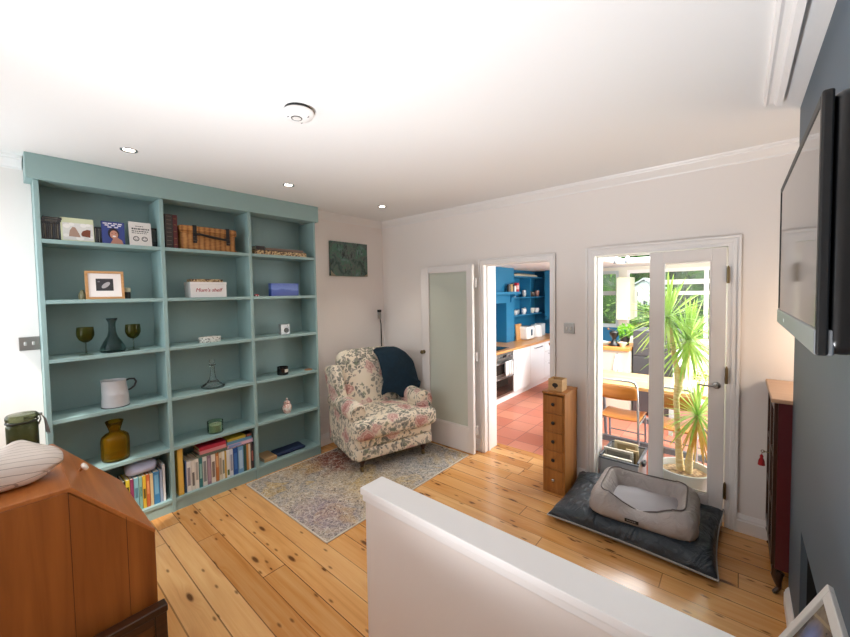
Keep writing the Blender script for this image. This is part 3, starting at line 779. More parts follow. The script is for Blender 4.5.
# ---- fifth row
AMB = glass('amber_glass', '#cf9f24', .02, .10)
vs_ = thing('amber_vase', 'squat amber glass bottle vase with a flared neck on the fifth left shelf', 'vase', (-.11, -2.818, SH[1]))
B().lathe((0, 0, 0), [(0, 0), (.074, 0), (.083, .010), (.085, .03), (.085, .150), (.078, .178), (.055, .198), (.036, .206), (.034, .216), (.042, .245), (.054, .285), (.051, .285), (.039, .246), (.031, .216), (.033, .204), (.052, .194), (.074, .175), (.081, .150), (.081, .03), (.078, .014), (0, .010)], seg=40).done('body', AMB, vs_, smooth=True, angle=180)
B().lathe((0, 0, .283), [(.0525, 0), (.0555, .002), (.0525, .004)]).done('rim', AMB, vs_, smooth=True)
gcd = thing('glass_candle', 'pale candle in a green glass tumbler on the fifth middle shelf', 'candle', (-.10, -2.133, SH[1]))
B().lathe((0, 0, 0), [(0, 0), (.056, 0), (.062, .008), (.063, .100), (.0600, .100), (.059, .012), (0, .009)]).done('tumbler', glass('green_tumbler', '#b9d2b3', .02, .03), gcd, smooth=True)
B().cyl((0, 0, .010), .0575, .060).done('wax', paint('#e6e4d4', .5), gcd, smooth=True)
B().cyl((0, 0, .068), .0012, .014, seg=8).done('wick', BLACK, gcd)
k = Nodes('painted_china'); p = k.pos()
c = k.ramp(k.noise(p, 34, 3, .6, .6), [(.44, '#e8e0d8'), (.52, '#c9806e'), (.6, '#e6dcd2')])
CHINA = k.bsdf(c, .2)
gj = thing('ginger_jar', 'small white and red lidded china jar on the fifth right shelf', 'jar', (-.09, -1.455, SH[1]))
B().lathe((0, 0, 0), [(0, 0), (.034, 0), (.036, .006), (.046, .040), (.047, .062), (.038, .084), (.026, .092), (.026, .098), (0, .098)]).done('body', CHINA, gj, smooth=True)
B().lathe((0, 0, .098), [(0, 0), (.032, 0), (.033, .008), (.020, .022), (.008, .028), (.006, .034), (.011, .042), (.008, .050), (0, .053)]).done('lid', CHINA, gj, smooth=True)
# ================================================================== FURNITURE
# rug
o = B().box(.035, 1.250, -1.937, -.185, .001, .010).done('rug', [rug_mat()]); tag(o, 'faded multicoloured patterned rug lying under the armchair', 'rug')
b = B()
for a in (((.035, -1.937), (1.250, -1.937)), ((1.250, -1.937), (1.250, -.185)), ((1.250, -.185), (.035, -.185)), ((.035, -.185), (.035, -1.937))):
    b.tube([(a[0][0], a[0][1], .007), (a[1][0], a[1][1], .007)], .006, seg=8)
b.done('edge_binding', paint('#cfc6b8', .9), o)

# armchair: local x across, y towards its back, z up
FL = floral()
ac = thing('armchair', 'floral chintz armchair on turned castor legs in the back left corner', 'armchair', (.846, -.818, .010), math.atan2(.96, .28))
ac.scale = (1.055, 1.03, 1.0)
def sw(b, name, m=FL, p=None): return b.done(name, m, p or ac, smooth=True, angle=70)
sw(B().soft((0, .37, .190), (.405, .365, .062), .03, 10, puff=(.006, .008, 0)), 'lower_front_border')
sw(B().soft((0, .365, .300), (.395, .362, .055), .028, 10, puff=(.0, .010, 0)), 'base')
b = B().soft((0, .245, .425), (.300, .285, .090), .055, 12, puff=(0, .01, .030), wob=.004)
b.soft((0, .065, .422), (.430, .115, .085), .05, 12, puff=(.0, .012, .022), wob=.004)
sw(b, 'seat_cushion')
for s_ in (-1, 1):
    a_ = B()
    a_.soft((s_*.352, .385, .345), (.070, .315, .225), .03, 10, puff=(.006, .004, 0))
    a_.lathe((s_*.362, .052, .572), [(0, .0), (.062, .0), (.082, .006), (.092, .022), (.094, .05), (.093, .35), (.088, .60), (.06, .62), (0, .62)], axis='y', seg=32, sx=.92)
    ar = sw(a_, 'arm')
    r = B().tube([(s_*.362+.066*math.cos(t), .051, .572+.070*math.sin(t)) for t in [i*2*PI/32 for i in range(32)]], .006, closed=True, seg=8)
    sw(r, 'scroll_piping', FL, ar)
Rb = Matrix.Rotation(math.radians(-11), 4, 'X')
b = B().soft((0, .615, .680), (.335, .105, .395), .10, 14, M=Rb, puff=(0, .035, .02), wob=.005)
sw(b, 'backrest')
for s_ in (-1, 1):
    b = B().soft((s_*.375, .575, .715), (.052, .155, .235), .05, 12, M=Matrix.Rotation(math.radians(-11), 4, 'X') @ Matrix.Rotation(s_*math.radians(6), 4, 'Y'), puff=(.008, .01, .0), wob=.003)
    sw(b, 'wing')
LEGW = wood('dark_leg_wood', '#4b2a1a', '#2a150c', 2, 1.5, .35)
for x, y in ((-.33, .075), (.33, .075), (-.33, .66), (.33, .66)):
    l = B().lathe((x, y, .045), [(0, 0), (.014, 0), (.016, .015), (.022, .035), (.030, .06), (.027, .07), (.034, .078), (.034, .11), (0, .11)], seg=20).done('leg', LEGW, ac, smooth=True)
    c = B().lathe((x, y, .028), [(0, 0), (.016, 0), (.018, .012), (.016, .026), (0, .026)], seg=16)
    c.cyl((x-.010, y, .0185), .0185, .020, seg=18, axis='x')
    part(c.done('castor', BRASS, l, smooth=True), 'brass castor')

# navy throw over the chair's back corner
k = Nodes('navy_knit'); p = k.pos()
THROW = k.bsdf(k.mix(k.noise(p, 30, 3), '#071d2b', '#0f3144'), .95, 0, k.noise(p, 160, 2), .6, .004)
b = B()
# draped sheet: profile over the chair back (front bottom -> top -> behind), swept across and rounded over the wing
nu, nv = 26, 30
prof = [(.395, .590), (.385, .68), (.395, .78), (.415, .88), (.445, .965), (.515, 1.045), (.62, 1.075), (.715, 1.03), (.755, .91), (.765, .78), (.77, .70)]
def pp(t):
    f = t*(len(prof)-1); i = min(int(f), len(prof)-2); w = f-i
    return (prof[i][0]*(1-w)+prof[i+1][0]*w, prof[i][1]*(1-w)+prof[i+1][1]*w)
grid = []
for i in range(nu+1):
    u = i/nu; x = .050+u*.43
    row = []
    for j in range(nv+1):
        v = j/nv; y, z = pp(v)
        drop = max(0, u-.55)/.45
        z2 = z - drop**2*.17*(1 if z > .8 else .35) - .10*max(0, .15-u)*(z > .9)
        y2 = y - .03*math.sin(u*PI) + drop*.02*(1 if y > .6 else -1)
        if v < .12: z2 += .05*math.sin(u*9)*(1-v/.12)+.07*max(0, u-.5)
        q = Vector((x, y2, z2)); q += noise.noise_vector(q*7)*.026 + noise.noise_vector(q*20+Vector((3, 3, 3)))*.008
        row.append(b.bm.verts.new(q))
    grid.append(row)
for i in range(nu):
    for j in range(nv): b.bm.faces.new((grid[i][j], grid[i+1][j], grid[i+1][j+1], grid[i][j+1]))
ext = grid[nu]   # side flap hanging over the wing
low = []
for j in range(nv+1):
    v = j/nv; q = ext[j].co.copy(); q.x += .018; q.z = max(.70, q.z-.20*math.sin(PI*min(1, max(0, (v-.05)/.9)))); q.y += .01*math.sin(v*20); low.append(b.bm.verts.new(q))
for j in range(nv): b.bm.faces.new((ext[j], low[j], low[j+1], ext[j+1]))
th = b.done('throw_blanket', THROW, smooth=True, angle=180)
md = th.modifiers.new('thick', 'SOLIDIFY'); md.thickness = .012; md.offset = 1
md = th.modifiers.new('smooth', 'SUBSURF'); md.levels = 1; md.render_levels = 1
th.scale = ac.scale; th.location = ac.location; th.rotation_euler = ac.rotation_euler
tag(th, 'dark navy throw draped over the right side of the armchair back', 'throw')

# reading lamp behind the chair
lp = thing('floor_lamp', 'slim black reading lamp standing in the corner behind the armchair', 'lamp', (-.085, -.130, 0))
B().lathe((0, 0, 0), [(0, 0), (.055, 0), (.055, .012), (.045, .020), (.012, .024), (.010, .05), (0, .05)]).done('base', BLACK, lp, smooth=True)
B().tube([(0, 0, .03), (0, 0, .6), (0, 0, 1.15), (.010, -.012, 1.32), (-.012, -.010, 1.40)], [.008, .008, .008, .0065, .0065]).done('stem', BLACK, lp, smooth=True)
b = B().lathe((-.016, -.012, 1.385), [(0, 0), (.020, 0), (.023, .004), (.023, .085), (0, .085)])
hd = part(b.done('lamp_head', STEEL, lp, smooth=True), 'brushed steel head')
B().lathe((-.016, -.012, 1.470), [(0, 0), (.0235, 0), (.027, .012), (.027, .028), (.022, .030), (0, .022)]).done('shade_rim', BLACK, hd, smooth=True)

# canvas on the left wall
k = Nodes('dark_green_painting'); p = k.pos()
n1 = k.noise(p, 7, 5, .6, .8); n2 = k.noise(k.map(p, (1, 3.2, 1)), 11, 4, .6)
c = k.ramp(n1, [(.32, '#263434'), (.44, '#45615a'), (.5, '#626e6b'), (.58, '#4c7866'), (.7, '#82939a')])
c = k.mix(k.math('MULTIPLY', k.math('GREATER_THAN', n2, .60), .75), c, '#20252a')
v = k.n('TexVoronoi', Vector=p, Scale=17.)
c = k.mix(k.math('MULTIPLY', k.math('LESS_THAN', v.outputs['Distance'], .14), k.math('GREATER_THAN', k.n('SeparateColor', Color=v.outputs['Color']).outputs[0], .72)), c, '#b9c7bd')
PNT = k.bsdf(c, .6, 0, n1, .4, .004)
o = B().box(0, .026, -.275, .275, -.198, .198).done('canvas_painting', PNT, loc=(-.168, -.565, 2.118)); tag(o, 'unframed dark green and grey canvas painting on the left wall', 'painting')
b = B().prism([(-.274, -.197), (-.205, -.197), (-.24, -.17), (-.274, -.135)], .0262, .0272, 'x'); b.prism([(.275, -.197), (.22, -.197), (.245, -.180), (.275, -.165)], .0262, .0272, 'x')
b.done('pale_corner', paint('#a59a82', .7, var=.3), o)

# switches
def switch(label, loc, rotz, w_, h_, n):
    e = thing('light_switch', label, 'switch', loc, rotz)
    B().box(-w_/2, w_/2, -.006, 0, -h_/2, h_/2).done('plate', paint('#9d9a95', .35, .8), e, bevel=.0015)
    for i in range(n):
        x = (i-(n-1)/2)*w_/(n+.6)
        B().soft((x, -.009, 0), (.007, .004, .012), .003, 4).done('rocker', paint('#c9c7c3', .3, .4), e, smooth=True)
switch('brushed metal light switch on the white wall left of the bookcase', (-.169, -3.222, 1.415), PI/2, .095, .088, 2)
switch('brushed metal light switch on the wall between the two doorways', (2.217, -.001, 1.367), 0, .092, .092, 2)

# ceiling fittings
sd = thing('smoke_detector', 'round white smoke detector on the ceiling', 'smoke detector', (1.705, -2.337, H))
B().lathe((0, 0, 0), [(0, 0), (.064, 0), (.064, -.012), (0, -.012)], seg=40).done('base_ring', paint('#1d1d1e', .5), sd, smooth=True)
B().lathe((0, 0, -.012), [(.058, 0), (.072, -.004), (.075, -.012), (.066, -.026), (.040, -.036), (0, -.038)], seg=48).done('cover', paint('#f0efee', .4), sd, smooth=True)
B().tube([(.024*math.cos(t), -.012+.024*math.sin(t), -.0492) for t in [i*2*PI/32 for i in range(32)]], .0028, closed=True, seg=8).done('button_ring', paint('#4a4744', .4), sd)
B().cyl((0, -.012, -.0512), .021, .006).done('test_button', paint('#e6e4e2', .4), sd)
b = B()
for a in (.5, 2.3, 4.3): b.box(.050*math.cos(a)-.006, .050*math.cos(a)+.006, .050*math.sin(a)-.002, .050*math.sin(a)+.002, -.047, -.040)
b.done('vent', paint('#8b8886', .5), sd)
BULB = emission('lamp_glow', '#fff3df', 9)
def downlight(label, x, y):
    e = thing('downlight', label, 'ceiling light', (x, y, H), group='recessed ceiling downlights')
    B().lathe((0, 0, 0), [(.031, .012), (.031, -.001), (.036, -.004), (.044, -.004), (.046, 0), (.046, .002)], seg=32).done('ring', CHROME, e, smooth=True)
    B().cyl((0, 0, -.001), .030, .003).done('lens', BULB, e)
    l = bpy.data.lights.new('downlight_beam', 'SPOT'); l.energy = 14; l.spot_size = math.radians(80); l.spot_blend = .6; l.color = (1, .93, .82); l.shadow_soft_size = .03
    lo = bpy.data.objects.new('downlight_beam', l); COL.objects.link(lo); lo.location = (x, y, H-.012)
downlight('recessed chrome downlight nearest the camera, above the left bookcase column', .492, -2.775)
downlight('recessed chrome downlight above the middle of the bookcase', .518, -1.715)
downlight('recessed chrome downlight in the far corner near the painting', .512, -.643)

# narrow chest of five drawers between the doors
ch = thing('narrow_chest', 'narrow pine chest of five small drawers standing between the two doorways', 'chest of drawers', (2.203, -.188, 0))
hw, hd_, ht = .092, .148, .858
CH = wood('honey_pine', '#bd8142', '#935722', 2, 1.3, .4)
b = B().box(-hw, -hw+.014, -hd_, hd_, .0, ht-.018).box(hw-.014, hw, -hd_, hd_, 0, ht-.018).box(-hw+.014, hw-.014, hd_-.010, hd_, 0, ht-.018)
zs = [.045, .212, .370, .528, .686, ht-.018]
for z in [.02]+zs[1:-1]: b.box(-hw+.014, hw-.014, -hd_+.002, hd_-.01, z-.010, z+.004)
b.box(-hw+.014, hw-.014, -hd_+.004, -hd_+.016, 0, .036)
b.done('carcass', CH, ch, bevel=.0015)
B().box(-hw-.006, hw+.006, -hd_-.008, hd_, ht-.018, ht).done('top', CH, ch, bevel=.004)
z0 = .030
for i in range(5):
    a, c_ = (zs[i]+.006 if i else .032), zs[i+1]-.012
    d = B().box(-hw+.017, hw-.017, -hd_-.002, hd_-.03, a, c_)
    e_ = .009
    for q in ((-hw+.017, -hw+.017+e_, a, c_), (hw-.017-e_, hw-.017, a, c_), (-hw+.017+e_, hw-.017-e_, a, a+e_), (-hw+.017+e_, hw-.017-e_, c_-e_, c_)):
        d.box(q[0], q[1], -hd_-.005, -hd_-.002, q[2], q[3])
    d = d.done('drawer', CH, ch, bevel=.001)
    kn = B().lathe((0, -hd_-.002, (a+c_)/2), [(0, 0), (.006, 0), (.006, -.008), (.013, -.014), (.015, -.020), (.010, -.026), (0, -.028)], axis='y', seg=18)
    kn = kn.done('knob', paint('#1d1613', .35) if i else paint('#b9b2a8', .25, .8), d, smooth=True)
    if i == 0: kn['label'] = 'pale metal knob'
# small wooden box on it
wb = thing('wooden_box', 'small pale wooden box with a dark oval, on top of the narrow chest', 'box', (2.196, -.228, ht))
s_ = .058; hb = .098
b = B().box(-s_, s_, -s_, -s_+.008, 0, hb).box(-s_, s_, s_-.008, s_, 0, hb).box(-s_, -s_+.008, -s_+.008, s_-.008, 0, hb).box(s_-.008, s_, -s_+.008, s_-.008, 0, hb).box(-s_+.008, s_-.008, -s_+.008, s_-.008, 0, .008)
b.done('body', wood('pale_box_wood', '#d9b483', '#bf9460', 0, 2, .5), wb, bevel=.001)
pts = [(.024*math.cos(t), .050+.019*math.sin(t)) for t in [i*2*PI/28 for i in range(28)]]
b = B().prism(pts, -s_-.0008, -s_+.001, 'y'); b.box(-.006, .006, -s_-.0008, -s_+.001, .022, .036)
b.done('dark_oval', paint('#2b211d', .5), wb)
for i, (x, dx) in enumerate(((-.024, .02), (.022, .018))):
    o = B().box(-dx, dx, -.026, .026, -.05, .02).done('card_pack', [paint(('#2b2a2a', '#3d3733')[i], .4)], bevel=.002, loc=(2.196+x, -.224, ht+.058+.001)); tag(o, ('dark card pack sticking out of the left side of the small wooden box', 'brownish black card pack sticking out of the right side of the small wooden box')[i], 'card pack')
    B().box(-dx*.8, dx*.8, -.02, .02, .0202, .0215).done('pale_top', paint('#6d6a66', .5), o)

# ---------------------------------------------------------------- dog cushion and bed
k = Nodes('dark_canvas'); p = k.pos()
DARK = k.bsdf(k.mix(k.noise(p, 7, 4), '#20272d', '#3d4852'), .42, 0, k.noise(k.map(p, (1, .7, 1)), 8, 4, .55, 1.5), .7, .045)
mt = thing('dog_mattress', 'large dark grey pillow mattress on the floor before the glazed door', 'dog cushion', (2.800, -.366, 0), math.radians(-.5))
def pillow(w_, d_, h_, n=44, seed=0., zc=None):
    b = B(); top = []; bot = []
    for i in range(n+1):
        rt = []; rb = []
        for j in range(n+1):
            u = -1+2*i/n; v = -1+2*j/n
            f = max(0, (1-abs(u)**3.2)*(1-abs(v)**3.2))**.33
            pin = 1-.05*(1-v*v)*abs(u)**3; pin2 = 1-.055*(1-u*u)*abs(v)**3
            x = u*w_/2*pin; y = v*d_/2*pin2
            q = Vector((x*3.2+seed, y*3.2, seed)); wz = noise.noise(q)*.022+noise.noise(q*2.7)*.016+abs(noise.noise(q*4.5))*-.012
            wr = .010*math.sin(26*(abs(u)*.6+abs(v)*.5)+5*noise.noise(q*1.3))*max(0, abs(u)*abs(v)-.1)
            seam = .050+.045*max(0, v)+.03*max(0, v)*max(0, u)
            fb = max(0, (1-abs(u)**6)*(1-abs(v)**6))**.5
            zt = seam+(h_-seam)*f+(wz+wr)*f
            rt.append(b.bm.verts.new((x, y, zt)))
            rb.append(b.bm.verts.new((x, y, seam*(1-fb))) if 0 < i < n and 0 < j < n else rt[-1])
        top.append(rt); bot.append(rb)
    for i in range(n):
        for j in range(n):
            b.bm.faces.new((top[i][j], top[i+1][j], top[i+1][j+1], top[i][j+1]))
            f = b.bm.faces.new((bot[i][j], bot[i][j+1], bot[i+1][j+1], bot[i+1][j])); f.material_index = 1
    edge = [top[i][0].co.copy() for i in range(n+1)]+[top[n][j].co.copy() for j in range(1, n+1)]+[top[i][n].co.copy() for i in range(n-1, -1, -1)]+[top[0][j].co.copy() for j in range(n-1, 0, -1)]
    return b, edge
b, edge = pillow(.985, .735, .165, seed=2.)
b.done('cushion', [DARK, paint('#8f8d8a', .8)], mt, smooth=True, angle=180)
b = B().tube([e_+Vector((0, 0, -.004)) for e_ in edge], .006, closed=True, seg=8); part(b.done('piping', paint('#a3a19e', .7), mt, smooth=True), 'light grey piping')

k = Nodes('grey_bed_fabric'); p = k.pos()
BEDF = k.bsdf(k.mix(k.noise(p, 5, 3), '#a09895', '#b3aba8'), .85, 0, k.noise(k.map(p, (1, 1, .5)), 13, 3, .5, 1.2), .7, .022)
bd = thing('dog_bed', 'light grey bolster dog bed resting on the dark mattress', 'dog bed', (2.862, -.372, .128), math.radians(3))
bw, bdp = .308, .283
def rr(t, a, c_, pw=7.):
    ct, st = math.cos(t), math.sin(t)
    return (a*math.copysign(abs(ct)**(2/pw), ct), c_*math.copysign(abs(st)**(2/pw), st))
NT = 128
b = B(); rings = []; rim = []
for i in range(NT):
    t = 2*PI*i/NT
    st = math.sin(t); ct = math.cos(t)
    rx, ry = rr(t, 1, 1)
    along = rx if abs(ry) > .985 else 0
    front = (1 if ry < -.985 else 0)*(.5+.5*math.cos(PI*min(1, abs(along)/.86)))
    mid = .012*math.sin(PI*.5*(1-abs(rx)**2))*(1-abs(ry)**2) if abs(rx) > .985 else 0
    hgt = .170-.080*front-mid-.012*(1 if ry > .985 else 0)*(1-along*along)
    # offsets from the outer line and heights: base, belly, shoulder, rim, inner slope, inner foot
    sect = [(-.030, .0), (.004, .018), (.014, .060), (.004, hgt*.72), (-.038, hgt*.94), (-.062, hgt), (-.076, hgt*.94), (-.098, hgt*.70), (-.116, hgt*.42), (-.128, .020), (-.110, .0)]
    ring = []
    for kq, (o_, z) in enumerate(sect):
        x, y = rr(t, bw+o_, bdp+o_, 7. if kq < 7 else 9.)
        q = Vector((x, y, z)); n_ = noise.noise(q*11)*.007+noise.noise(q*24)*.003
        wrk = .006*math.sin(30*(x-y)+4*noise.noise(q*4))*(1 if kq in (2, 3, 7, 8) else 0)
        x2, y2 = rr(t, bw+o_+n_+wrk, bdp+o_+n_+wrk, 7. if kq < 7 else 9.)
        ring.append(b.bm.verts.new((x2, y2, z+(n_*.6 if z > 0 else 0))))
    rings.append(ring)
    x, y = rr(t, bw-.060, bdp-.060); rim.append((x, y, hgt+.002))
NS = len(rings[0])
for i in range(NT):
    for j in range(NS):
        b.bm.faces.new((rings[i][j], rings[(i+1) % NT][j], rings[(i+1) % NT][(j+1) % NS], rings[i][(j+1) % NS]))
o = b.done('bolster', BEDF, bd, smooth=True, angle=180)
md = o.modifiers.new('smooth', 'SUBSURF'); md.levels = 1; md.render_levels = 1
part(B().tube(rim, .0045, closed=True, seg=8).done('piping', paint('#6f6866', .8), bd, smooth=True), 'darker grey piping')
b = B().soft((0, 0, .034), (bw-.098, bdp-.098, .030), .028, 14, puff=(0, 0, .020), wob=.010, wsc=9)
part(b.done('inner_pad', paint('#a3a0a4', .85, bump=.15, scale=22), bd, smooth=True), 'quilted inner pad')
lb = B().box(-.040, .040, -.0012, .0012, -.011, .011).done('fabric_label', paint('#191413', .6), bd)
lb.location = (-.035, -bdp-.0165, .052)
b = B()
for x in (-.024, -.014, -.003, .008, .019): b.box(x-.0035, x+.0035, -.0018, -.0010, -.0035, .0035)
b.done('lettering', paint('#8d8a88', .6), lb)

# ---------------------------------------------------------------- red cabinet in the alcove
REDW = paint('#591a20', .32, bump=.04, scale=24, var=.25)
MAH = wood('mahogany', '#4a2a1a', '#26140c', 2, 1.3, .3)
cb = thing('display_cabinet', 'dark red side cabinet on cabriole legs in the right alcove', 'cabinet', (3.512, -.596, 0))
D = .56; WX = .40
b = B().box(.012, WX, 0, .018, .15, 1.075).box(.012, WX, D-.018, D, .15, 1.075).box(WX-.012, WX, .018, D-.018, .15, 1.075).box(.012, WX-.012, .018, D-.018, .15, .168)
part(b.done('carcass', REDW, cb, bevel=.002), 'dark red sides')
b = B().box(-.018, WX+.01, -.014, D+.014, 1.075, 1.098); part(b.done('top', wood('pale_top_wood', '#c9a689', '#b08a6c', 0, 1.2, .35), cb, bevel=.006), 'light brown top')
b = B().box(0, .018, -.002, D+.002, .118, .150).box(.004, .016, .018, D-.018, .150, .165); b.done('base_rail', MAH, cb, bevel=.002)
for y0, y1, nm in ((.004, D/2-.001, 1), (D/2+.001, D-.004, 2)):
    dr = B().box(-.004, .012, y0, y0+.034, .168, 1.07).box(-.004, .012, y1-.034, y1, .168, 1.07).box(-.004, .012, y0+.034, y1-.034, .168, .215).box(-.004, .012, y0+.034, y1-.034, 1.025, 1.07)
    dr = dr.done('door', MAH, cb, bevel=.002)
    B().box(.002, .005, y0+.03, y1-.03, .21, 1.03).done('pane', paint('#2a2422', .08), dr)
    b = B(); ym = (y0+y1)/2
    for z in (.48, .76): b.box(-.003, .003, y0+.034, y1-.034, z-.006, z+.006)
    for a, c_ in ((.50, .74),): b.box(-.003, .003, ym-.005, ym+.005, a, c_)
    b.done('glazing_bar', MAH, dr)
ky = B().tube([(-.004, D/2-.012, .705), (-.035, D/2-.012, .706)], .0028, seg=8); ky.tube([(-.035+.008*math.cos(t), D/2-.012, .706+.008*math.sin(t)) for t in [i*2*PI/14 for i in range(14)]], .002, closed=True, seg=6)
ky = ky.done('key', BRASS, cb)
tl = B().lathe((-.040, D/2-.012, .62), [(0, 0), (.017, 0), (.014, .028), (.007, .046), (.009, .054), (.005, .064), (0, .066)], seg=16)
tl.tube([(-.040, D/2-.012, .684), (-.038, D/2-.012, .700)], .0015, seg=6)
part(tl.done('tassel', paint('#9b1f24', .9), ky, smooth=True), 'red tassel on the key')
for x, y, o_ in ((.030, .030, -1), (.030, D-.030, -1), (WX-.03, .03, 1), (WX-.03, D-.03, 1)):
    sy = -1 if y < D/2 else 1
    B().tube([(x, y, .130), (x+o_*.008, y+sy*.006, .105), (x+o_*.004, y+sy*.004, .07), (x-o_*.002, y-sy*.002, .035), (x+o_*.014, y+sy*.012, .013), (x+o_*.022, y+sy*.018, .010)], [.026, .026, .018, .011, .012, .008], seg=12).done('leg', MAH, cb, smooth=True)

# ---------------------------------------------------------------- television on the chimney breast
tv = thing('television', 'black flat screen television hung on the dark chimney breast', 'television', (3.462, -1.948, 1.814))
w2, h2 = .434, .237
b = B().box(-.002, .014, -w2, -w2+.020, -h2, h2).box(-.002, .014, w2-.016, w2, -h2+.048, h2).box(-.002, .014, -w2+.020, w2-.016, h2-.020, h2)
b.done('bezel', SATIN_BLACK, tv, bevel=.004)
part(B().box(-.004, .022, -w2+.004, w2, -h2, -h2+.048).done('lower_bezel', paint('#8f9397', .4, .5), tv, bevel=.004), 'silver lower bezel')
k = Nodes('tv_screen'); SCR = k.bsdf('#15130f', .06, 0, IOR=1.9)
B().box(.000, .010, -w2+.018, w2-.014, -h2+.046, h2-.018).done('screen', SCR, tv)
pts = []
for sy, sz, a0 in ((1, 1, 0), (-1, 1, 90), (-1, -1, 180), (1, -1, 270)):
    for q in range(7):
        a = math.radians(a0+15*q); pts.append((sy*(w2-.030)+.0295*math.cos(a), sz*(h2-.030)+.0295*math.sin(a)))
B().prism(pts, .012, .056, 'x').done('back_shell', paint('#060607', .3), tv, bevel=.018, seg=5)
b = B().box(.056, .082, -.16, .16, -.12, .12).box(.080, .110, -.05, .05, -.05, .05).box(.104, .1155, -.13, .13, -.14, .14)
b.done('wall_bracket', paint('#232325', .4), tv, bevel=.002)
B().cyl((-.005, .17, -h2+.024), .006, .004, axis='x', seg=16).done('power_light', paint('#dfe3e5', .3), tv)

# white framed picture leaning against the chimney breast
lf = thing('leaning_frame', 'white framed dark glossy picture leaning on the chimney breast, bottom right', 'picture', (3.222, -1.922, .006), rot=(0, math.radians(24), 0))
fh = .875; w2 = .168
b = B().box(-.014, .014, -w2, -w2+.034, 0, fh).box(-.014, .014, w2-.034, w2, 0, fh).box(-.014, .014, -w2+.034, w2-.034, 0, .034).box(-.014, .014, -w2+.034, w2-.034, fh-.034, fh)
b.done('frame', paint('#dcdad6', .35), lf, bevel=.003)
k = Nodes('photo_with_reflections'); p = k.pos(); s = k.n('SeparateXYZ', Vector=p)
c = k.ramp(k.noise(k.map(p, (1, 1, 1)), 7, 4, .6), [(.35, '#2d241d'), (.5, '#5b4b3d'), (.68, '#8b7a64')])
dx = k.n('VectorMath', _operation='DISTANCE', i0=p, i1=(0, .06, .74)).outputs['Value']
c = k.mix(k.n('MapRange', Value=dx, From__Min=.01, From__Max=.07, To__Min=.75, To__Max=0.).outputs[0], c, '#7f92cf')  # blue light mirrored in the glass, painted as a spot
gr = k.math('LESS_THAN', k.math('FRACT', k.math('MULTIPLY', k.math('ADD', s.outputs[2], k.math('MULTIPLY', s.outputs[1], .4)), 6)), .06)
c = k.mix(k.math('MULTIPLY', gr, .5), c, '#b09a74')  # mirrored lines of the room, painted over the picture
B().box(-.004, .004, -w2+.032, w2-.032, .032, fh-.032).done('picture', k.bsdf(c, .1), lf)

# ---------------------------------------------------------------- bureau in the left foreground
BW = wood('teak_veneer', '#a8632c', '#7d431a', 2, .9, .32, .05, 1.0)
BW_LIT = wood('teak_veneer_lit', '#c47a3f', '#9c5626', 0, .9, .3, .05, 1.0)  # lighter veneer for lid and top; window light put into the colour
bu = thing('bureau', 'teak slant front bureau in the left foreground', 'desk', (0, 0, 0))
X0, X1 = .84, 1.48
yB, yR, yF, zR, zF = -3.62, -3.203, -2.955, 1.0, .712
side = [(yB, 0.06), (yB, zR-.016), (yR-.004, zR-.016), (yF+.004, zF-.014), (yF+.004, 0.06)]
for xa, xb in ((X0, X0+.018), (X1-.018, X1)):
    B().prism(side, xa, xb, 'x').done('side_panel', BW, bu, bevel=.002)
B().box(X0, X1, yB-.004, yR, zR-.016, zR).done('top', BW_LIT, bu, bevel=.003)
dy, dz = yF-yR, zF-zR; L = math.hypot(dy, dz); ny, nz = -dz/L, dy/L
ld = B().prism([(yR+.001, zR-.001), (yR+.001-ny*.018, zR-.019), (yF+.006-ny*.004, zF-.018), (yF+.008, zF-.004), (yF+.002, zF+.004)], X0, X1, 'x').done('lid', BW_LIT, bu, bevel=.0025)
cx_, f = 1.13, .24
kb = Vector((cx_, yR+dy*f, zR+dz*f)); nn = Vector((0, -dz/L, dy/L)); nn = Vector((0, abs(nn.y), abs(nn.z)))
Mk = Matrix.Translation(kb) @ Vector((0, 0, 1)).rotation_difference(nn).to_matrix().to_4x4()
b = B().cyl((0, 0, 0), .006, .020, seg=14)
for v in b.bm.verts: v.co = Mk @ v.co
kn = b.done('knob_stem', wood('knob_wood', '#b87c4c', '#9a6034', 2, 3), ld, smooth=True)
b = B().soft((.006, 0, .024), (.026, .013, .009), .0085, 6)
for v in b.bm.verts: v.co = Mk @ v.co
part(b.done('knob', paint('#efe6dc', .3), kn, smooth=True), 'ivory lid knob')
B().box(X0+.018, X1-.018, yB, yB+.012, .06, zR-.016).done('back_panel', BW, bu)
for i, (a, c_) in enumerate(((.10, .29), (.30, .48), (.49, .655))):
    d_ = B().box(X0+.020, X1-.020, yF-.016, yF+.004, a, c_).done('drawer', BW, bu, bevel=.002)
    B().box((X0+X1)/2-.05, (X0+X1)/2+.05, yF+.004, yF+.020, (a+c_)/2-.006, (a+c_)/2+.006).done('handle', BW, d_, bevel=.003)
for x in (X0+.03, X1-.03):
    for y in (yB+.03, yF-.03): B().cyl((x, y, 0), .014, .062, r2=.022, seg=16).done('leg', BW, bu, smooth=True)
B().box(X0+.018, X1-.018, yB+.012, yF-.016, .06, .078).done('bottom_panel', BW, bu)
b = B().box(X1-.0005, X1+.0006, -3.212, -3.2105, .07, .985).box(X1-.0005, X1+.0006, -3.046, -3.0445, .07, .81); b.done('veneer_joint', paint('#3d1d0d', .5), bu)

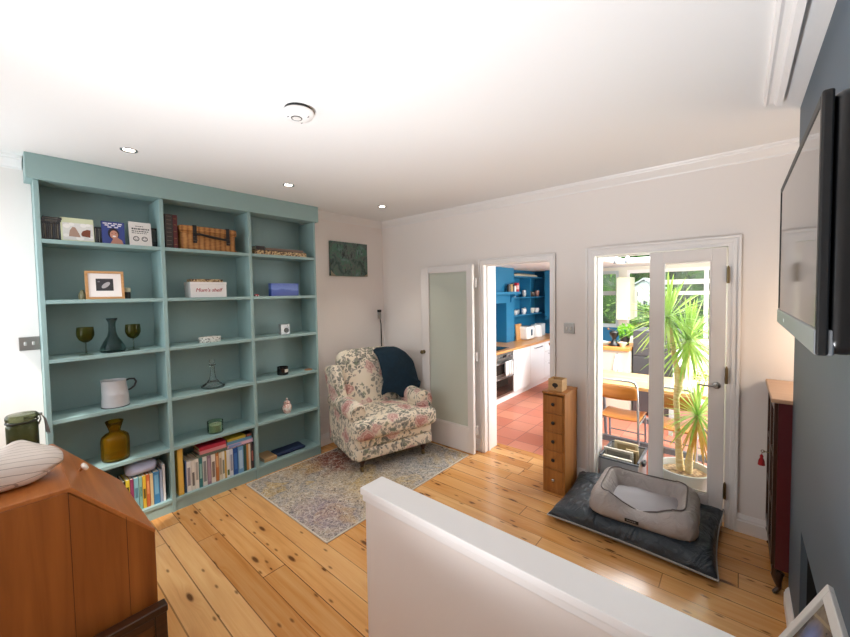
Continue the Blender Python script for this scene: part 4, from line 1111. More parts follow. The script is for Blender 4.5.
# green storage jar with a tassel on the bureau
JG = glass('olive_jar_glass', '#6f7650', .03, .28)
jr = thing('storage_jar', 'olive glass storage jar with a clip lid at the back of the bureau top', 'jar', (.915, -3.303, 1.0))
B().lathe((0, 0, 0), [(0, 0), (.048, 0), (.052, .006), (.052, .138), (.047, .150), (.044, .150), (.048, .136), (.048, .010), (0, .008)], seg=40).done('body', JG, jr, smooth=True, angle=180)
B().lathe((0, 0, .150), [(.051, 0), (.054, .003), (.054, .007), (.051, .010)], seg=40).done('seal', paint('#20231a', .5), jr, smooth=True)
B().lathe((0, 0, .162), [(0, 0), (.050, 0), (.053, .004), (.053, .020), (.048, .026), (0, .030)], seg=40).done('lid', JG, jr, smooth=True)
b = B().tube([(.01, .052, .128), (.01, .060, .150), (.01, .057, .175), (.01, .050, .182)], .002, seg=8).tube([(-.01, .052, .128), (-.01, .060, .150), (-.01, .057, .175), (-.01, .050, .182)], .002, seg=8)
b.lathe((0, .058, .168), [(0, 0), (.008, 0), (.008, .010), (0, .012)], seg=12)
b.done('clip', CHROME, jr, smooth=True)
b = B()
for i in range(22):
    a = random.uniform(-.5, .5); l = random.uniform(.05, .075)
    b.tube([(.004+.006*a, .062, .172), (.010+.014*a, .070+.006*random.random(), .150), (.016+.026*a, .074+.014*random.random(), .150-l)], .0014, seg=5)
part(b.done('tassel', paint('#8f8b8a', .9, var=.6), jr, smooth=True), 'grey fringe tassel')

# striped pale shell on the bureau
k = Nodes('striped_shell'); p = k.pos()
d1_ = k.n('VectorMath', _operation='DISTANCE', i0=k.map(p, (1.1, .50, 1)), i1=(-.03, .02, .155)).outputs['Value']
st = k.math('FRACT', k.math('ADD', k.math('MULTIPLY', d1_, 58), k.math('MULTIPLY', k.noise(p, 9, 2), 1.1)))
ln = k.math('LESS_THAN', st, .09)
seam = k.math('LESS_THAN', k.math('ABSOLUTE', k.math('SUBTRACT', k.n('SeparateXYZ', Vector=p).outputs[2], k.math('MULTIPLY_ADD', k.n('SeparateXYZ', Vector=p).outputs[1], .10, .034))), .0011)
c = k.mix(k.math('MULTIPLY', k.math('MAXIMUM', ln, seam), .75), k.mix(k.noise(p, 8, 3), '#ece3db', '#d9cdc4'), '#8d7d74')
SHELL = k.bsdf(c, .45, 0, k.math('SUBTRACT', k.noise(p, 20, 3), ln), .2, .002)
b = B(); NU, NV = 48, 26; rows_ = []
for i in range(NV+1):
    ph = min(PI*i/NV, PI-1e-9); r_ = []
    for j in range(NU):
        t = 2*PI*j/NU
        sp_ = math.sin(ph)**.6
        x = .100*sp_*math.cos(t); y = .165*sp_*math.copysign(abs(math.sin(t))**.8, math.sin(t)); z = .062+.060*math.copysign(abs(math.cos(ph))**.8, math.cos(ph))
        pk = math.exp(-((x+.02)**2+(y-.045)**2)/.0016)     # a blunt peak towards the far side
        if z > .06: z += .026*pk+.016*math.exp(-((x+.02)**2+(y-.02)**2)/.012)
        if z > .06: z -= .026*max(0, -y/.165)
        if z < .05: z += .030*max(0, (y-.06)/.105)**2
        r_.append((x, y, z))
    rows_.append(r_)
V = [[b.bm.verts.new(q) for q in (r_ if 0 < i < NV else [r_[0]])] for i, r_ in enumerate(rows_)]
for i in range(NV):
    A_, C_ = V[i], V[i+1]
    for j in range(NU):
        jj = (j+1) % NU
        if len(A_) == 1: b.bm.faces.new((A_[0], C_[j], C_[jj]))
        elif len(C_) == 1: b.bm.faces.new((A_[j], C_[0], A_[jj]))
        else: b.bm.faces.new((A_[j], C_[j], C_[jj], A_[jj]))
o = b.done('seashell', SHELL, smooth=True, angle=180, loc=(1.285, -3.368, 1.0)); tag(o, 'large pale striped seashell on the bureau top', 'shell')

# dark panelled chest in front of the bureau
DW = wood('dark_oak', '#4a2b17', '#22120a', 1, 1.2, .3)
DP = wood('dark_oak_panel', '#6b4120', '#41260f', 1, 1.2, .35)
dc_ = thing('framed_board', 'dark framed wooden board leaning against the bureau side, bottom left', 'board', (1.545, -3.255, 0), rot=(0, math.radians(-2.5), 0))
b = B().box(-.010, .010, -.30, .29, .03, .385); part(b.done('panel', DP, dc_, bevel=.002), 'lighter brown panel')
for y0, y1 in ((-.33, -.285), (.275, .318)): B().box(-.018, .022, y0, y1, 0, .385).done('stile', DW, dc_, bevel=.004)
B().box(-.018, .022, -.285, .275, .03, .07).done('lower_rail', DW, dc_, bevel=.004)
b = B().box(-.024, .028, -.335, .322, .380, .412); b.box(-.018, .022, -.285, .275, .345, .381)
b.done('top_rail', DW, dc_, bevel=.006)
# ================================================================== KITCHEN THROUGH THE FIRST DOORWAY
WHITE_UNIT = paint('#eeeff0', .25, var=.01)
WT = wood('oak_worktop', '#cd965a', '#b0763f', 1, 1.4, .3)
wt_ = B().box(.052, .70, .55, 4.27, .775, .810).done('worktop', WT, bevel=.003); tag(wt_, 'light oak worktop along the left kitchen wall', 'worktop')
def unit(label, y0, y1, cat='cabinet'):
    e = thing('base_cabinet', label, cat, (.06, (y0+y1)/2, 0), group='white kitchen base cabinets')
    w2 = (y1-y0)/2
    B().box(0, .60, -w2+.001, w2-.001, .10, .774).done('carcass', WHITE_UNIT, e)
    B().box(0, .565, -w2+.001, w2-.001, 0, .10).done('plinth', WHITE_UNIT, e)
    return e, w2
def vhandle(par, y, z0, z1, x=.620): B().tube([(x, y, z0), (x+.028, y, z0), (x+.028, y, z1), (x, y, z1)], .006, seg=8).done('handle', CHROME, par, smooth=True)
def hhandle(par, z, y0, y1, x=.620): B().tube([(x, y0, z), (x+.028, y0, z), (x+.028, y1, z), (x, y1, z)], .006, seg=8).done('handle', CHROME, par, smooth=True)
e, w2 = unit('white kitchen cabinet nearest the doorway, left of the oven', .80, 1.40)
d = B().box(.600, .620, -w2+.003, w2-.003, .105, .770).done('door', WHITE_UNIT, e, bevel=.002); vhandle(d, w2-.05, .5, .7)
e, w2 = unit('white kitchen cabinet with a tall handle, just right of the oven', 2.00, 2.62)
d = B().box(.600, .620, -w2+.003, w2-.003, .105, .770).done('door', WHITE_UNIT, e, bevel=.002); vhandle(d, -w2+.05, .47, .70)
e, w2 = unit('white kitchen cabinet with one top bar handle, below the toaster', 2.62, 3.24)
d = B().box(.600, .620, -w2+.003, w2-.003, .105, .770).done('door', WHITE_UNIT, e, bevel=.002); hhandle(d, .715, -.16, .16)
e, w2 = unit('white kitchen drawer unit with three bar handles, furthest right', 3.24, 3.86)
for a, c_ in ((.105, .400), (.405, .585), (.59, .770)):
    d = B().box(.600, .620, -w2+.003, w2-.003, a, c_).done('drawer', WHITE_UNIT, e, bevel=.002); hhandle(d, c_-.045, -.14, .14)
# oven
ov = thing('oven', 'built in stainless steel oven with dark glass doors under the worktop', 'oven', (.06, 1.70, 0))
B().box(0, .60, -.292, .292, .10, .774).done('housing', STEEL, ov)
B().box(0, .565, -.292, .292, 0, .10).done('plinth', WHITE_UNIT, ov)
pn = B().box(.60, .622, -.290, .290, .665, .772).done('control_panel', STEEL, ov, bevel=.002)
for y in (-.22, -.14, .14, .22): B().lathe((.622, y, .718), [(0, 0), (.018, 0), (.016, .018), (0, .020)], axis='x', seg=16).done('knob', CHROME, pn, smooth=True)
B().box(.622, .6235, -.055, .055, .70, .740).done('clock_display', paint('#0d1114', .1), pn)
OG = paint('#1a1614', .06)
for a, c_ in ((.44, .660), (.125, .430)):
    d = B().box(.60, .622, -.290, .290, a, c_).done('door', STEEL, ov, bevel=.002)
    B().box(.622, .6235, -.262, .262, a+.02, c_-.05).done('glass', OG, d)
    B().tube([(.622, -.24, c_-.028), (.655, -.24, c_-.028), (.655, .24, c_-.028), (.622, .24, c_-.028)], .008, seg=8).done('handle', CHROME, d, smooth=True)
k = Nodes('striped_towel'); s = k.n('SeparateXYZ', Vector=k.pos())
c = k.mix(k.math('LESS_THAN', k.math('FRACT', k.math('MULTIPLY', s.outputs[1], 16)), .35), '#d8d6d2', '#7e8a86')
TW = k.bsdf(c, .95)
b = B(); g = []
for i in range(13):
    y = -.11+.22*i/12; r_ = []
    for x, z in ((.642, .48), (.643, .56), (.645, .635), (.655, .643), (.666, .635), (.669, .55), (.671, .47), (.672, .42)):
        r_.append(b.bm.verts.new((x+.004*math.sin(i*1.3+z*9)*(x > .66), y, z)))
    g.append(r_)
for i in range(12):
    for j in range(7): b.bm.faces.new((g[i][j], g[i+1][j], g[i+1][j+1], g[i][j+1]))
o = b.done('tea_towel', TW, smooth=True, loc=(.0605, 1.755, .003)); o.modifiers.new('thick', 'SOLIDIFY').thickness = .003
tag(o, 'grey striped tea towel hanging on the oven door handle', 'tea towel')
hb_ = thing('hob', 'black glass hob set in the worktop above the oven', 'hob', (.36, 1.70, .810))
B().box(-.25, .25, -.28, .28, .0005, .006).done('glass_top', paint('#0b0b0c', .08), hb_)
for x, y, r in ((-.11, -.13, .08), (-.11, .13, .095), (.11, -.13, .095), (.11, .13, .07)):
    B().lathe((x, y, .006), [(r-.003, 0), (r, 0), (r, .0006), (r-.003, .0006)], seg=32).done('cooking_ring', paint('#55565a', .3), hb_)

# blue chimney breast with a recess over the hob, mantel shelf and alcove shelves
b = B().box(.05, .30, 2.50, 2.80, .810, 2.12).box(.05, .30, .55, 2.50, 1.505, 2.12).box(.05, .30, .24, .95, .810, 1.505)
struct(b.done('wall_kitchen_chimney', BLUE))
ms = thing('mantel_shelf', 'blue painted mantel shelf on the kitchen chimney breast', 'shelf', (.30, 2.0, 1.655))
B().box(.001, .13, -1.0, .79, 0, .045).done('board', BLUE, ms, bevel=.003)
for y in (.66, -.3): B().prism([(.001, 0), (.001, -.14), (.025, -.14), (.035, -.06), (.10, -.025), (.10, 0)], y-.02, y+.02, 'y').done('bracket', BLUE, ms, bevel=.002)
its = [('jar', 'dark jar leftmost on the mantel shelf', 2.45, .034, .125, '#2e2b26'), ('jar', 'brown jar with a gold look, second on the mantel shelf', 2.53, .036, .13, '#a3834a'),
       ('jar', 'black jar between the brown jar and the white cup on the mantel shelf', 2.60, .032, .145, '#26262a'), ('cup', 'white cup on the mantel shelf before the red tin', 2.665, .030, .095, '#e4e2e0')]
for nm, lab, y, r, h, c in its:
    o = B().lathe((0, 0, 0), [(0, 0), (r, 0), (r, h*.78), (r*.8, h*.84), (r*.82, h*.86), (r*.82, h), (0, h)], seg=18).done(nm, paint(c, .3), smooth=True, loc=(.372, y, 1.7005)); tag(o, lab, nm, 'jars on the mantel shelf')
o = B().box(-.035, .035, -.034, .034, 0, .155).box(-.0355, .0355, -.0345, .0345, .04, .11, 1).done('tin', [paint('#b9323f', .35), paint('#e7b9b4', .4)], bevel=.002, loc=(.372, 2.742, 1.7005)); tag(o, 'red and pink tin at the right end of the mantel shelf', 'tin')

al = thing('alcove_shelves', 'blue painted shelves with a divider in the kitchen alcove', 'shelf', (.05, 3.54, 0))
for z in (1.265, 1.595, 1.985): B().box(.002, .24, -.735, .735, z-.022, z).done('shelf', BLUE, al, bevel=.002)
B().box(.002, .22, .0, .022, 1.266, 1.96).done('divider', BLUE, al)
PORC = paint('#e8e8e6', .25)
def cup(label, x, y, z, r, h, col, nm='cup'):
    o = B().lathe((0, 0, 0), [(0, 0), (r*.7, 0), (r, h*.5), (r, h), (r*.9, h), (r*.85, h*.4), (0, h*.15)], seg=18).done(nm, paint(col, .25), smooth=True, loc=(x, y, z)); tag(o, label, nm, 'crockery on the alcove shelves')
    B().tube([(0, r*.95, h*.8), (0, r*1.5, h*.75), (0, r*1.55, h*.4), (0, r*.95, h*.25)], r*.12, seg=6).done('handle', paint(col, .25), o, smooth=True)
for x, y, r, h, lab, c in ((.19, 2.90, .055, .13, 'white jug leftmost on the lowest alcove shelf', '#dfe0de'), (.20, 3.04, .045, .08, 'pale grey cup second on the lowest alcove shelf', '#b9bdbf'), (.17, 3.17, .05, .09, 'grey blue cup left of the divider on the lowest alcove shelf', '#8896a0'), (.19, 3.42, .05, .10, 'white cup left of the teapot on the lowest alcove shelf', '#e6e6e4'), (.19, 3.80, .055, .10, 'cream cup right of the teapot on the lowest alcove shelf', '#d9d5c8'), (.19, 4.02, .05, .09, 'white cup at the right end of the lowest alcove shelf', '#e9e9e8')):
    cup(lab, x, y, 1.2655, r, h, c)
tp = thing('teapot', 'white teapot on the lowest alcove shelf', 'teapot', (.17, 3.61, 1.2655), group='crockery on the alcove shelves')
B().lathe((0, 0, 0), [(0, 0), (.05, 0), (.075, .05), (.07, .10), (.04, .125), (.03, .13), (.01, .14), (.012, .155), (0, .16)], seg=22).done('body', PORC, tp, smooth=True)
B().tube([(0, .065, .05), (0, .10, .08), (0, .125, .12)], [.016, .011, .008], seg=10).done('spout', PORC, tp, smooth=True)
B().tube([(0, -.06, .11), (0, -.11, .11), (0, -.115, .06), (0, -.065, .04)], .008, seg=8).done('handle', PORC, tp, smooth=True)
for x, y, r, h, lab, c in ((.18, 3.02, .05, .10, 'pale blue cup left on the middle alcove shelf', '#9fb4c4'), (.18, 3.66, .055, .11, 'brown jug on the middle alcove shelf right of the divider', '#7a5c48'), (.18, 3.84, .06, .09, 'dark cup on the middle alcove shelf', '#4d423c'), (.18, 4.08, .045, .12, 'rose brown cup at the right end of the middle alcove shelf', '#a5786c'), (.18, 3.46, .04, .13, 'silver grey beaker beside the divider on the middle alcove shelf', '#a9b0b5')):
    cup(lab, x, y, 1.5955, r, h, c)
o = B().soft((0, 0, .022), (.10, .52, .022), .018, 6).done('serving_tray', [paint('#cfc6ae', .4)], smooth=True, loc=(.13, 3.48, 1.9855)); tag(o, 'long cream tray lying on the top alcove shelf', 'tray')
B().soft((0, 0, .052), (.08, .40, .008), .007, 4).done('rim', paint('#8f8467', .4), o, smooth=True)
# counter top items
o = B().box(-.012, .012, -.11, .11, 0, .30).done('chopping_board', wood('board_wood', '#c99a62', '#a87440', 2, 1.3, .5), bevel=.004, loc=(.335, 2.92, .8105)); o.rotation_euler = (0, -.08, 0); tag(o, 'upright wooden chopping board against the end of the blue chimney breast', 'chopping board')
ts = thing('toaster', 'white toaster on the kitchen worktop', 'toaster', (.36, 3.12, .8105))
B().soft((0, 0, .125), (.12, .16, .12), .035, 8).done('body', paint('#ededeb', .25), ts, smooth=True)
for y in (-.05, .05): B().box(-.10, .10, y-.014, y+.014, .2445, .2475).done('slot', BLACK, ts)
B().box(.120, .128, -.03, .03, .08, .19).done('lever_plate', CHROME, ts)
o = B().lathe((0, 0, 0), [(0, 0), (.05, 0), (.055, .10), (.035, .16), (.03, .22), (.04, .26), (0, .27)], seg=20).done('bottle', paint('#e2e6e8', .3), smooth=True, loc=(.20, 2.90, .8105)); tag(o, 'white bottle behind the toaster on the worktop', 'bottle')
kt = thing('kettle', 'white kettle on the worktop right of the toaster', 'kettle', (.33, 3.66, .8105))
B().lathe((0, 0, 0), [(0, 0), (.115, 0), (.12, .02), (.105, .19), (.09, .225), (.02, .235), (.02, .25), (0, .255)], seg=28).done('body', paint('#ececea', .3), kt, smooth=True)
B().tube([(0, .10, .20), (0, .165, .19), (0, .17, .08), (0, .115, .05)], .013, seg=10).done('handle', paint('#dadad8', .3), kt, smooth=True)
o = B().lathe((0, 0, 0), [(0, 0), (.085, 0), (.085, .20), (.088, .20), (.088, .23), (0, .235)], seg=24).done('canister', paint('#c3c8cb', .3), smooth=True, loc=(.30, 3.98, .8105)); tag(o, 'pale grey canister at the far end of the worktop', 'canister')
wc = thing('wall_cupboard', 'blue wall cupboard in the far kitchen corner', 'cupboard', (.62, 4.12, 1.12))
B().box(-.24, .40, -.12, .16, 0, .995).done('carcass', BLUE, wc)
for x0, x1 in ((-.237, .078), (.082, .397)):
    d = B().box(x0, x1, -.14, -.122, .003, .992).done('door', BLUE, wc, bevel=.002); B().cyl(((x0+.03), -.14, .06), .012, -.02, axis='y', seg=12).done('knob', CHROME, d)

# ================================================================== GARDEN ROOM THROUGH THE SECOND DOORWAY
# peninsula
pe = thing('kitchen_island', 'cream kitchen peninsula with an oak top behind the dining table', 'kitchen unit', (1.70, 2.5, 0))
B().box(-.50, .555, -.285, .30, 0, .868).done('body', paint('#bdb6a8', .4), pe, bevel=.002)
B().box(-.53, .56, -.31, .32, .869, .912).done('worktop', wood('oak_island_top', '#c98a4b', '#ab6d34', 0, 1.3, .3), pe, bevel=.004)
pt = thing('tea_towel', 'white tea towel hanging on the front of the peninsula', 'tea towel', (2.112, 2.205, 0))
b = B(); g = []
for i in range(11):
    x = -.052+.104*i/10; r_ = []
    for z, w_ in ((.82, .35), (.78, .5), (.70, .8), (.62, 1.0), (.545, 1.1)):
        r_.append(b.bm.verts.new((x*w_, -.006+.008*math.sin(i*1.6), z)))
    g.append(r_)
for i in range(10):
    for j in range(4): b.bm.faces.new((g[i][j], g[i+1][j], g[i+1][j+1], g[i][j+1]))
o = b.done('cloth', paint('#eceaea', .9), pt, smooth=True); o.modifiers.new('thick', 'SOLIDIFY').thickness = .004
B().tube([(0, .009, .835), (0, -.012, .835), (0, -.014, .815), (0, -.006, .812)], .004, seg=6).done('hook', BLACK, pt)
cg = thing('coffee_grinder', 'black cast iron coffee grinder on the peninsula', 'grinder', (2.03, 2.38, .9125))
b = B().lathe((0, 0, 0), [(0, 0), (.075, 0), (.075, .018), (.045, .04), (.028, .08), (.028, .11), (.055, .15), (.06, .19), (.03, .21), (0, .21)], seg=20); b.done('body', BLACK, cg, smooth=True)
B().tube([(0, 0, .21), (0, 0, .225), (-.07, -.01, .228)], .007, seg=8).done('crank', BLACK, cg, smooth=True)
B().lathe((-.072, -.01, .222), [(0, 0), (.012, 0), (.014, .02), (0, .034)], seg=12).done('crank_knob', paint('#6b4a2e', .4), cg, smooth=True)
for i in range(4):
    o = B().lathe((0, 0, 0), [(0, 0), (.06, 0), (.105, .010), (.108, .013), (.06, .006), (0, .006)], seg=28).done('plate', paint(('#e6e2da', '#d9d4c8', '#ece9e2', '#cfd4cf')[i], .25), smooth=True, loc=(1.86, 2.36, .9125+i*.0125)); tag(o, ('cream plate lowest in the stack on the peninsula', 'beige plate second from the bottom of the stack', 'white plate third in the stack on the peninsula', 'grey green plate topmost in the stack')[i], 'plate', 'stack of plates on the peninsula')
o = B().lathe((0, 0, 0), [(0, 0), (.03, 0), (.055, .06), (.05, .062), (.025, .012), (0, .01)], seg=20).done('bowl', paint('#c9b79d', .3), smooth=True, loc=(2.15, 2.33, .9125)); tag(o, 'small beige bowl right of the coffee grinder', 'bowl')
pot = thing('herb_pot', 'dark pot of fresh green herbs on the peninsula', 'potted plant', (2.14, 2.52, .9125))
B().lathe((0, 0, 0), [(0, 0), (.05, 0), (.065, .13), (.060, .13), (.05, .10), (0, .10)], seg=20).done('pot', paint('#2a2b2e', .4), pot, smooth=True)
def foliage(name, mat, par, n, c, rad, size, seed=1, loc=None, shell=.6, ratio=2.2):
    rnd = random.Random(seed); b = B()
    for i in range(n):
        while True:
            d = Vector((rnd.uniform(-1, 1), rnd.uniform(-1, 1), rnd.uniform(-1, 1)))
            if shell < d.length <= 1: break
        p = Vector(c)+Vector((d.x*rad[0], d.y*rad[1], d.z*rad[2]))
        a = Vector((rnd.uniform(-1, 1), rnd.uniform(-1, 1), rnd.uniform(-.6, 1))).normalized()
        t = a.orthogonal().normalized(); t.rotate(Matrix.Rotation(rnd.uniform(0, 6.28), 3, a)); w_ = a.cross(t)
        s_ = size*rnd.uniform(.6, 1.3)
        vs = [b.bm.verts.new(p+q) for q in (-t*s_*ratio*.5, w_*s_*.4+a*s_*.1, t*s_*ratio*.5, -w_*s_*.4+a*s_*.1)]
        b.bm.faces.new(vs)
    return b.done(name, mat, par, loc=loc)
def leafmat(name, a, c, sc=9.):
    k = Nodes(name); p = k.pos()
    col = k.ramp(k.noise(p, sc, 3), [(.35, a), (.65, c)])
    d = k.n('BsdfPrincipled', **{'Base__Color': col, 'Roughness': .45}); t = k.n('BsdfTranslucent', Color=col)
    m_ = k.n('MixShader', i0=.35, i1=d.outputs[0], i2=t.outputs[0]); k.t.links.new(m_.outputs[0], k.out.inputs[0])
    return k.m
LEAF = leafmat('bright_leaf', '#4f9a2a', '#9ccb4e'); LEAF2 = leafmat('garden_leaf', '#5c9438', '#b9d880', 3.); LEAF3 = leafmat('dark_garden_leaf', '#24401f', '#55803a', 3.)
foliage('leaves', LEAF, pot, 140, (0, 0, .20), (.10, .10, .11), .035, 5, shell=0.)
# dark grey fridge beside the peninsula
fg = thing('fridge', 'low dark grey fridge unit right of the peninsula', 'fridge', (2.66, 2.62, 0))
B().box(-.385, .10, -.27, .30, .03, 1.150).done('body', paint('#4a4a4d', .35, .2), fg, bevel=.006)
B().box(-.383, .098, -.292, -.272, .04, .80).done('door', paint('#47474a', .3, .2), fg, bevel=.004)
B().box(-.383, .098, -.292, -.272, .81, 1.148).done('freezer_door', paint('#47474a', .3, .2), fg, bevel=.004)
for x in (-.34, .06): B().cyl((x, -.2, 0), .02, .03, seg=10).done('foot', BLACK, fg)
# cream wall cupboard
cu_ = thing('wall_cupboard', 'tall cream wall cupboard beside the kitchen window', 'cupboard', (1.868, 3.72, 1.185))
B().box(-.105, .100, -.02, .35, 0, .73).done('carcass', paint('#c4c6a8', .4), cu_, bevel=.003)
d = B().box(-.103, .098, -.04, -.021, .002, .728).done('door', paint('#c6c8ab', .4), cu_, bevel=.003)
B().cyl((.09, -.04, .05), .008, -.018, axis='y', seg=10).done('knob', CHROME, d)
B().box(-.1, .1, .35, .578, .02, .5).done('fixing_rail', KW, cu_)
# spotlights on the ceiling
sl_ = thing('spotlight_bar', 'chrome twin spotlight on the garden room ceiling', 'ceiling light', (2.30, 1.55, 2.12))
B().box(-.09, .09, -.012, .012, -.018, 0).done('bar', CHROME, sl_, bevel=.002)
for x in (-.06, .06):
    B().lathe((x, 0, -.105), [(0, .004), (.028, 0), (.030, .005), (.022, .07), (.010, .088), (0, .09)], seg=18).done('spot_head', CHROME, sl_, smooth=True)

# dining table with a dark steel trestle
TT = wood('blond_table_top', '#dcbb86', '#c49a5c', 0, 1.1, .25)
tb = thing('dining_table', 'long blond wood dining table on dark steel trestles', 'table', (2.72, 1.055, 0))
B().box(-.95, .95, -.33, .33, .715, .750).done('tabletop', TT, tb, bevel=.004)
DS = paint('#7a8791', .4, .2)
for x in (-.52, .55):
    for s_ in (-1, 1): B().tube([(x, s_*.24, 0), (x, s_*.10, .712)], .018, seg=8).done('leg', DS, tb, smooth=True)
    B().box(x-.02, x+.02, -.22, .22, .690, .714).done('cross_bar', DS, tb)
for y, z in ((-.215, .145), (.19, .27)): B().box(-.52, .55, y-.024, y+.024, z-.026, z+.026).done('stretcher', DS, tb)
# school chairs with plywood back and seat on pale steel tube
PLY = wood('orange_plywood', '#d08a3c', '#b36c28', 0, 1.1, .28)
TUBE = paint('#b4bdc4', .25, .7)
def school_chair(label, x, y, rz):
    e = thing('school_chair', label, 'chair', (x, y, 0), rz, group='plywood chairs at the dining table')
    # local: sitter faces +y, back at y = 0
    fr_ = B().tube([(-.165, .06, 0), (-.165, .04, .40), (-.165, .0, .62), (-.165, -.045, .80), (-.150, -.050, .832), (-.115, -.052, .846), (.115, -.052, .846), (.150, -.050, .832), (.165, -.045, .80), (.165, .0, .62), (.165, .04, .40), (.165, .06, 0)], .011, seg=10)
    fr_.done('back_frame', TUBE, e, smooth=True)
    for s_ in (-1, 1): B().tube([(s_*.165, .045, .415), (s_*.165, .36, .425), (s_*.165, .385, .40), (s_*.165, .42, 0)], .011, seg=10).done('leg', TUBE, e, smooth=True)
    B().tube([(-.165, .39, .22), (.165, .39, .22)], .008, seg=8).done('stretcher', TUBE, e, smooth=True)
    b = B(); n = 14; g = []
    for i in range(n+1):
        u = -1+2*i/n; r_ = []
        for j in range(5):
            v = j/4; r_.append(b.bm.verts.new((u*.168*(1-.04*(v-.5)**2), -.040-.012+.022*(1-u*u)*-1+.02-(v)*.030, .665+v*.135-.012*abs(u)**3*(1 if v > .5 else -1))))
        g.append(r_)
    for i in range(n):
        for j in range(4): b.bm.faces.new((g[i][j], g[i+1][j], g[i+1][j+1], g[i][j+1]))
    o = b.done('backrest', PLY, e, smooth=True); o.modifiers.new('thick', 'SOLIDIFY').thickness = .010
    b = B().soft((0, .225, .445), (.175, .185, .010), .009, 8)
    for v in b.bm.verts: v.co.z += .014*(v.co.x/.175)**2 - .02*max(0, (v.co.y-.34)/.07)**2*.6
    b.done('seat', PLY, e, smooth=True)
    return e
school_chair('orange plywood school chair in the open half of the glazed doorway', 2.49, .545, 0)
school_chair('orange plywood school chair behind the potted yucca', 2.93, .50, math.radians(-4))
# lime cushion on a bench beyond the table
bn = thing('bench', 'pale bench with slatted back beyond the dining table', 'bench', (3.12, 1.90, 0))
PB = paint('#c7d4d6', .4)
B().box(-.36, .42, -.18, .18, .41, .45).done('seat', PB, bn, bevel=.003)
b = B()
for i in range(4): b.box(-.36, .42, .17, .19, .52+i*.12, .60+i*.12)
b.done('back_slats', PB, bn, bevel=.003)
for x in (-.34, .38):
    for y in (-.16, .16): B().box(x-.02, x+.02, y-.02, y+.02, 0, .41 if y < 0 else .97).done('leg', PB, bn)
k = Nodes('lime_pattern'); p = k.pos()
c = k.ramp(k.n('TexVoronoi', Vector=p, Scale=28.).outputs['Distance'], [(.2, '#3f4a2a'), (.28, '#c8d45e'), (.45, '#e6e3b4'), (.6, '#bccb55')], 'CONSTANT')
o = B().soft((0, 0, 0), (.21, .05, .155), .045, 10, puff=(0, .02, 0)).done('cushion', k.bsdf(c, .9), smooth=True, loc=(3.17, 1.985, .612)); o.rotation_euler = (-.12, 0, 0); tag(o, 'lime green patterned cushion propped on the pale bench', 'cushion')

# record crate with frames behind the dog bed
cr = thing('storage_crate', 'grey crate full of small frames in the second doorway', 'crate', (2.600, .262, 0))
GP = paint('#abadb1', .45)
b = B().box(-.145, .145, -.19, .19, .0, .012).box(-.145, .145, -.19, -.180, .012, .235).box(-.145, .145, .180, .19, .012, .255).box(-.145, -.135, -.180, .180, .012, .25).box(.135, .145, -.180, .180, .012, .25)
b.done('body', GP, cr, bevel=.002)
b = B().box(-.152, .152, -.197, -.18, .235, .250).box(-.152, .152, .18, .197, .255, .270).box(-.152, -.135, -.18, .18, .25, .265).box(.135, .152, -.18, .18, .25, .265)
b.done('rim', paint('#5e646a', .45), cr, bevel=.003)
B().soft((.162, -.02, .21), (.012, .04, .018), .008, 4).done('handle', paint('#3b3e42', .5), cr, smooth=True)
def small_frame(label, x, y, z, w_, h_, lean, col, inner):
    e = thing('framed_photo', label, 'picture frame', (x, y, z), rot=(lean, 0, 0), group='small frames in the grey crate')
    f = .022
    B().box(-w_/2, w_/2, -.010, .010, 0, f).box(-w_/2, w_/2, -.010, .010, h_-f, h_).box(-w_/2, -w_/2+f, -.010, .010, f, h_-f).box(w_/2-f, w_/2, -.010, .010, f, h_-f).done('frame', paint(col, .5), e, bevel=.002)
    B().box(-w_/2+f-.002, w_/2-f+.002, -.003, .003, f-.002, h_-f+.002).done('picture', paint(inner, .5), e)
small_frame('cream frame with a dark picture at the front of the grey crate', 2.585, .165, .014, .22, .255, .25, '#d9d4c6', '#3b3d3a')
small_frame('pale grey frame second from the front of the crate', 2.570, .245, .014, .23, .285, .16, '#c9c4b6', '#8d8a80')
small_frame('small wooden frame standing at the right of the crate', 2.665, .300, .014, .10, .275, .10, '#b9a27a', '#6c5a3c')
small_frame('sand coloured frame at the back of the crate', 2.600, .375, .014, .19, .300, .05, '#cdbf9d', '#a8946a')

# big yucca in a grey pot
yp = thing('potted_yucca', 'tall yucca with spiky green crowns in a wide grey pot', 'potted plant', (3.035, .285, 0))
B().lathe((0, 0, 0), [(0, 0), (.150, 0), (.156, .01), (.176, .22), (.186, .222), (.188, .245), (.172, .245), (.168, .19), (0, .19)], seg=44).done('pot', paint('#c2c5c6', .4), yp, smooth=True)
SOIL = Nodes('soil'); k = SOIL; n_ = k.noise(k.pos(), 45, 4); SOIL = k.bsdf(k.ramp(n_, [(.4, '#7a6048'), (.6, '#b89b78')]), .95, 0, n_, .8, .01)
b = B().lathe((0, 0, .195), [(0, .022), (.06, .018), (.12, .010), (.167, .0), (.167, -.006), (0, -.006)], seg=36); so = b.done('soil', SOIL, yp, smooth=True); so['kind'] = 'stuff'
k = Nodes('yucca_bark'); p = k.pos(); n_ = k.noise(k.map(p, (20, 20, 60)), 1, 4); BARK = k.bsdf(k.ramp(n_, [(.35, '#d9b878'), (.65, '#f0dcae')]), .9, 0, n_, .6, .01)
LEAF_Y = leafmat('yucca_leaf', '#86b53c', '#c3dc78', 7.); LEAF_D = leafmat('yucca_dry_leaf', '#cfa03e', '#e3c877', 9.)
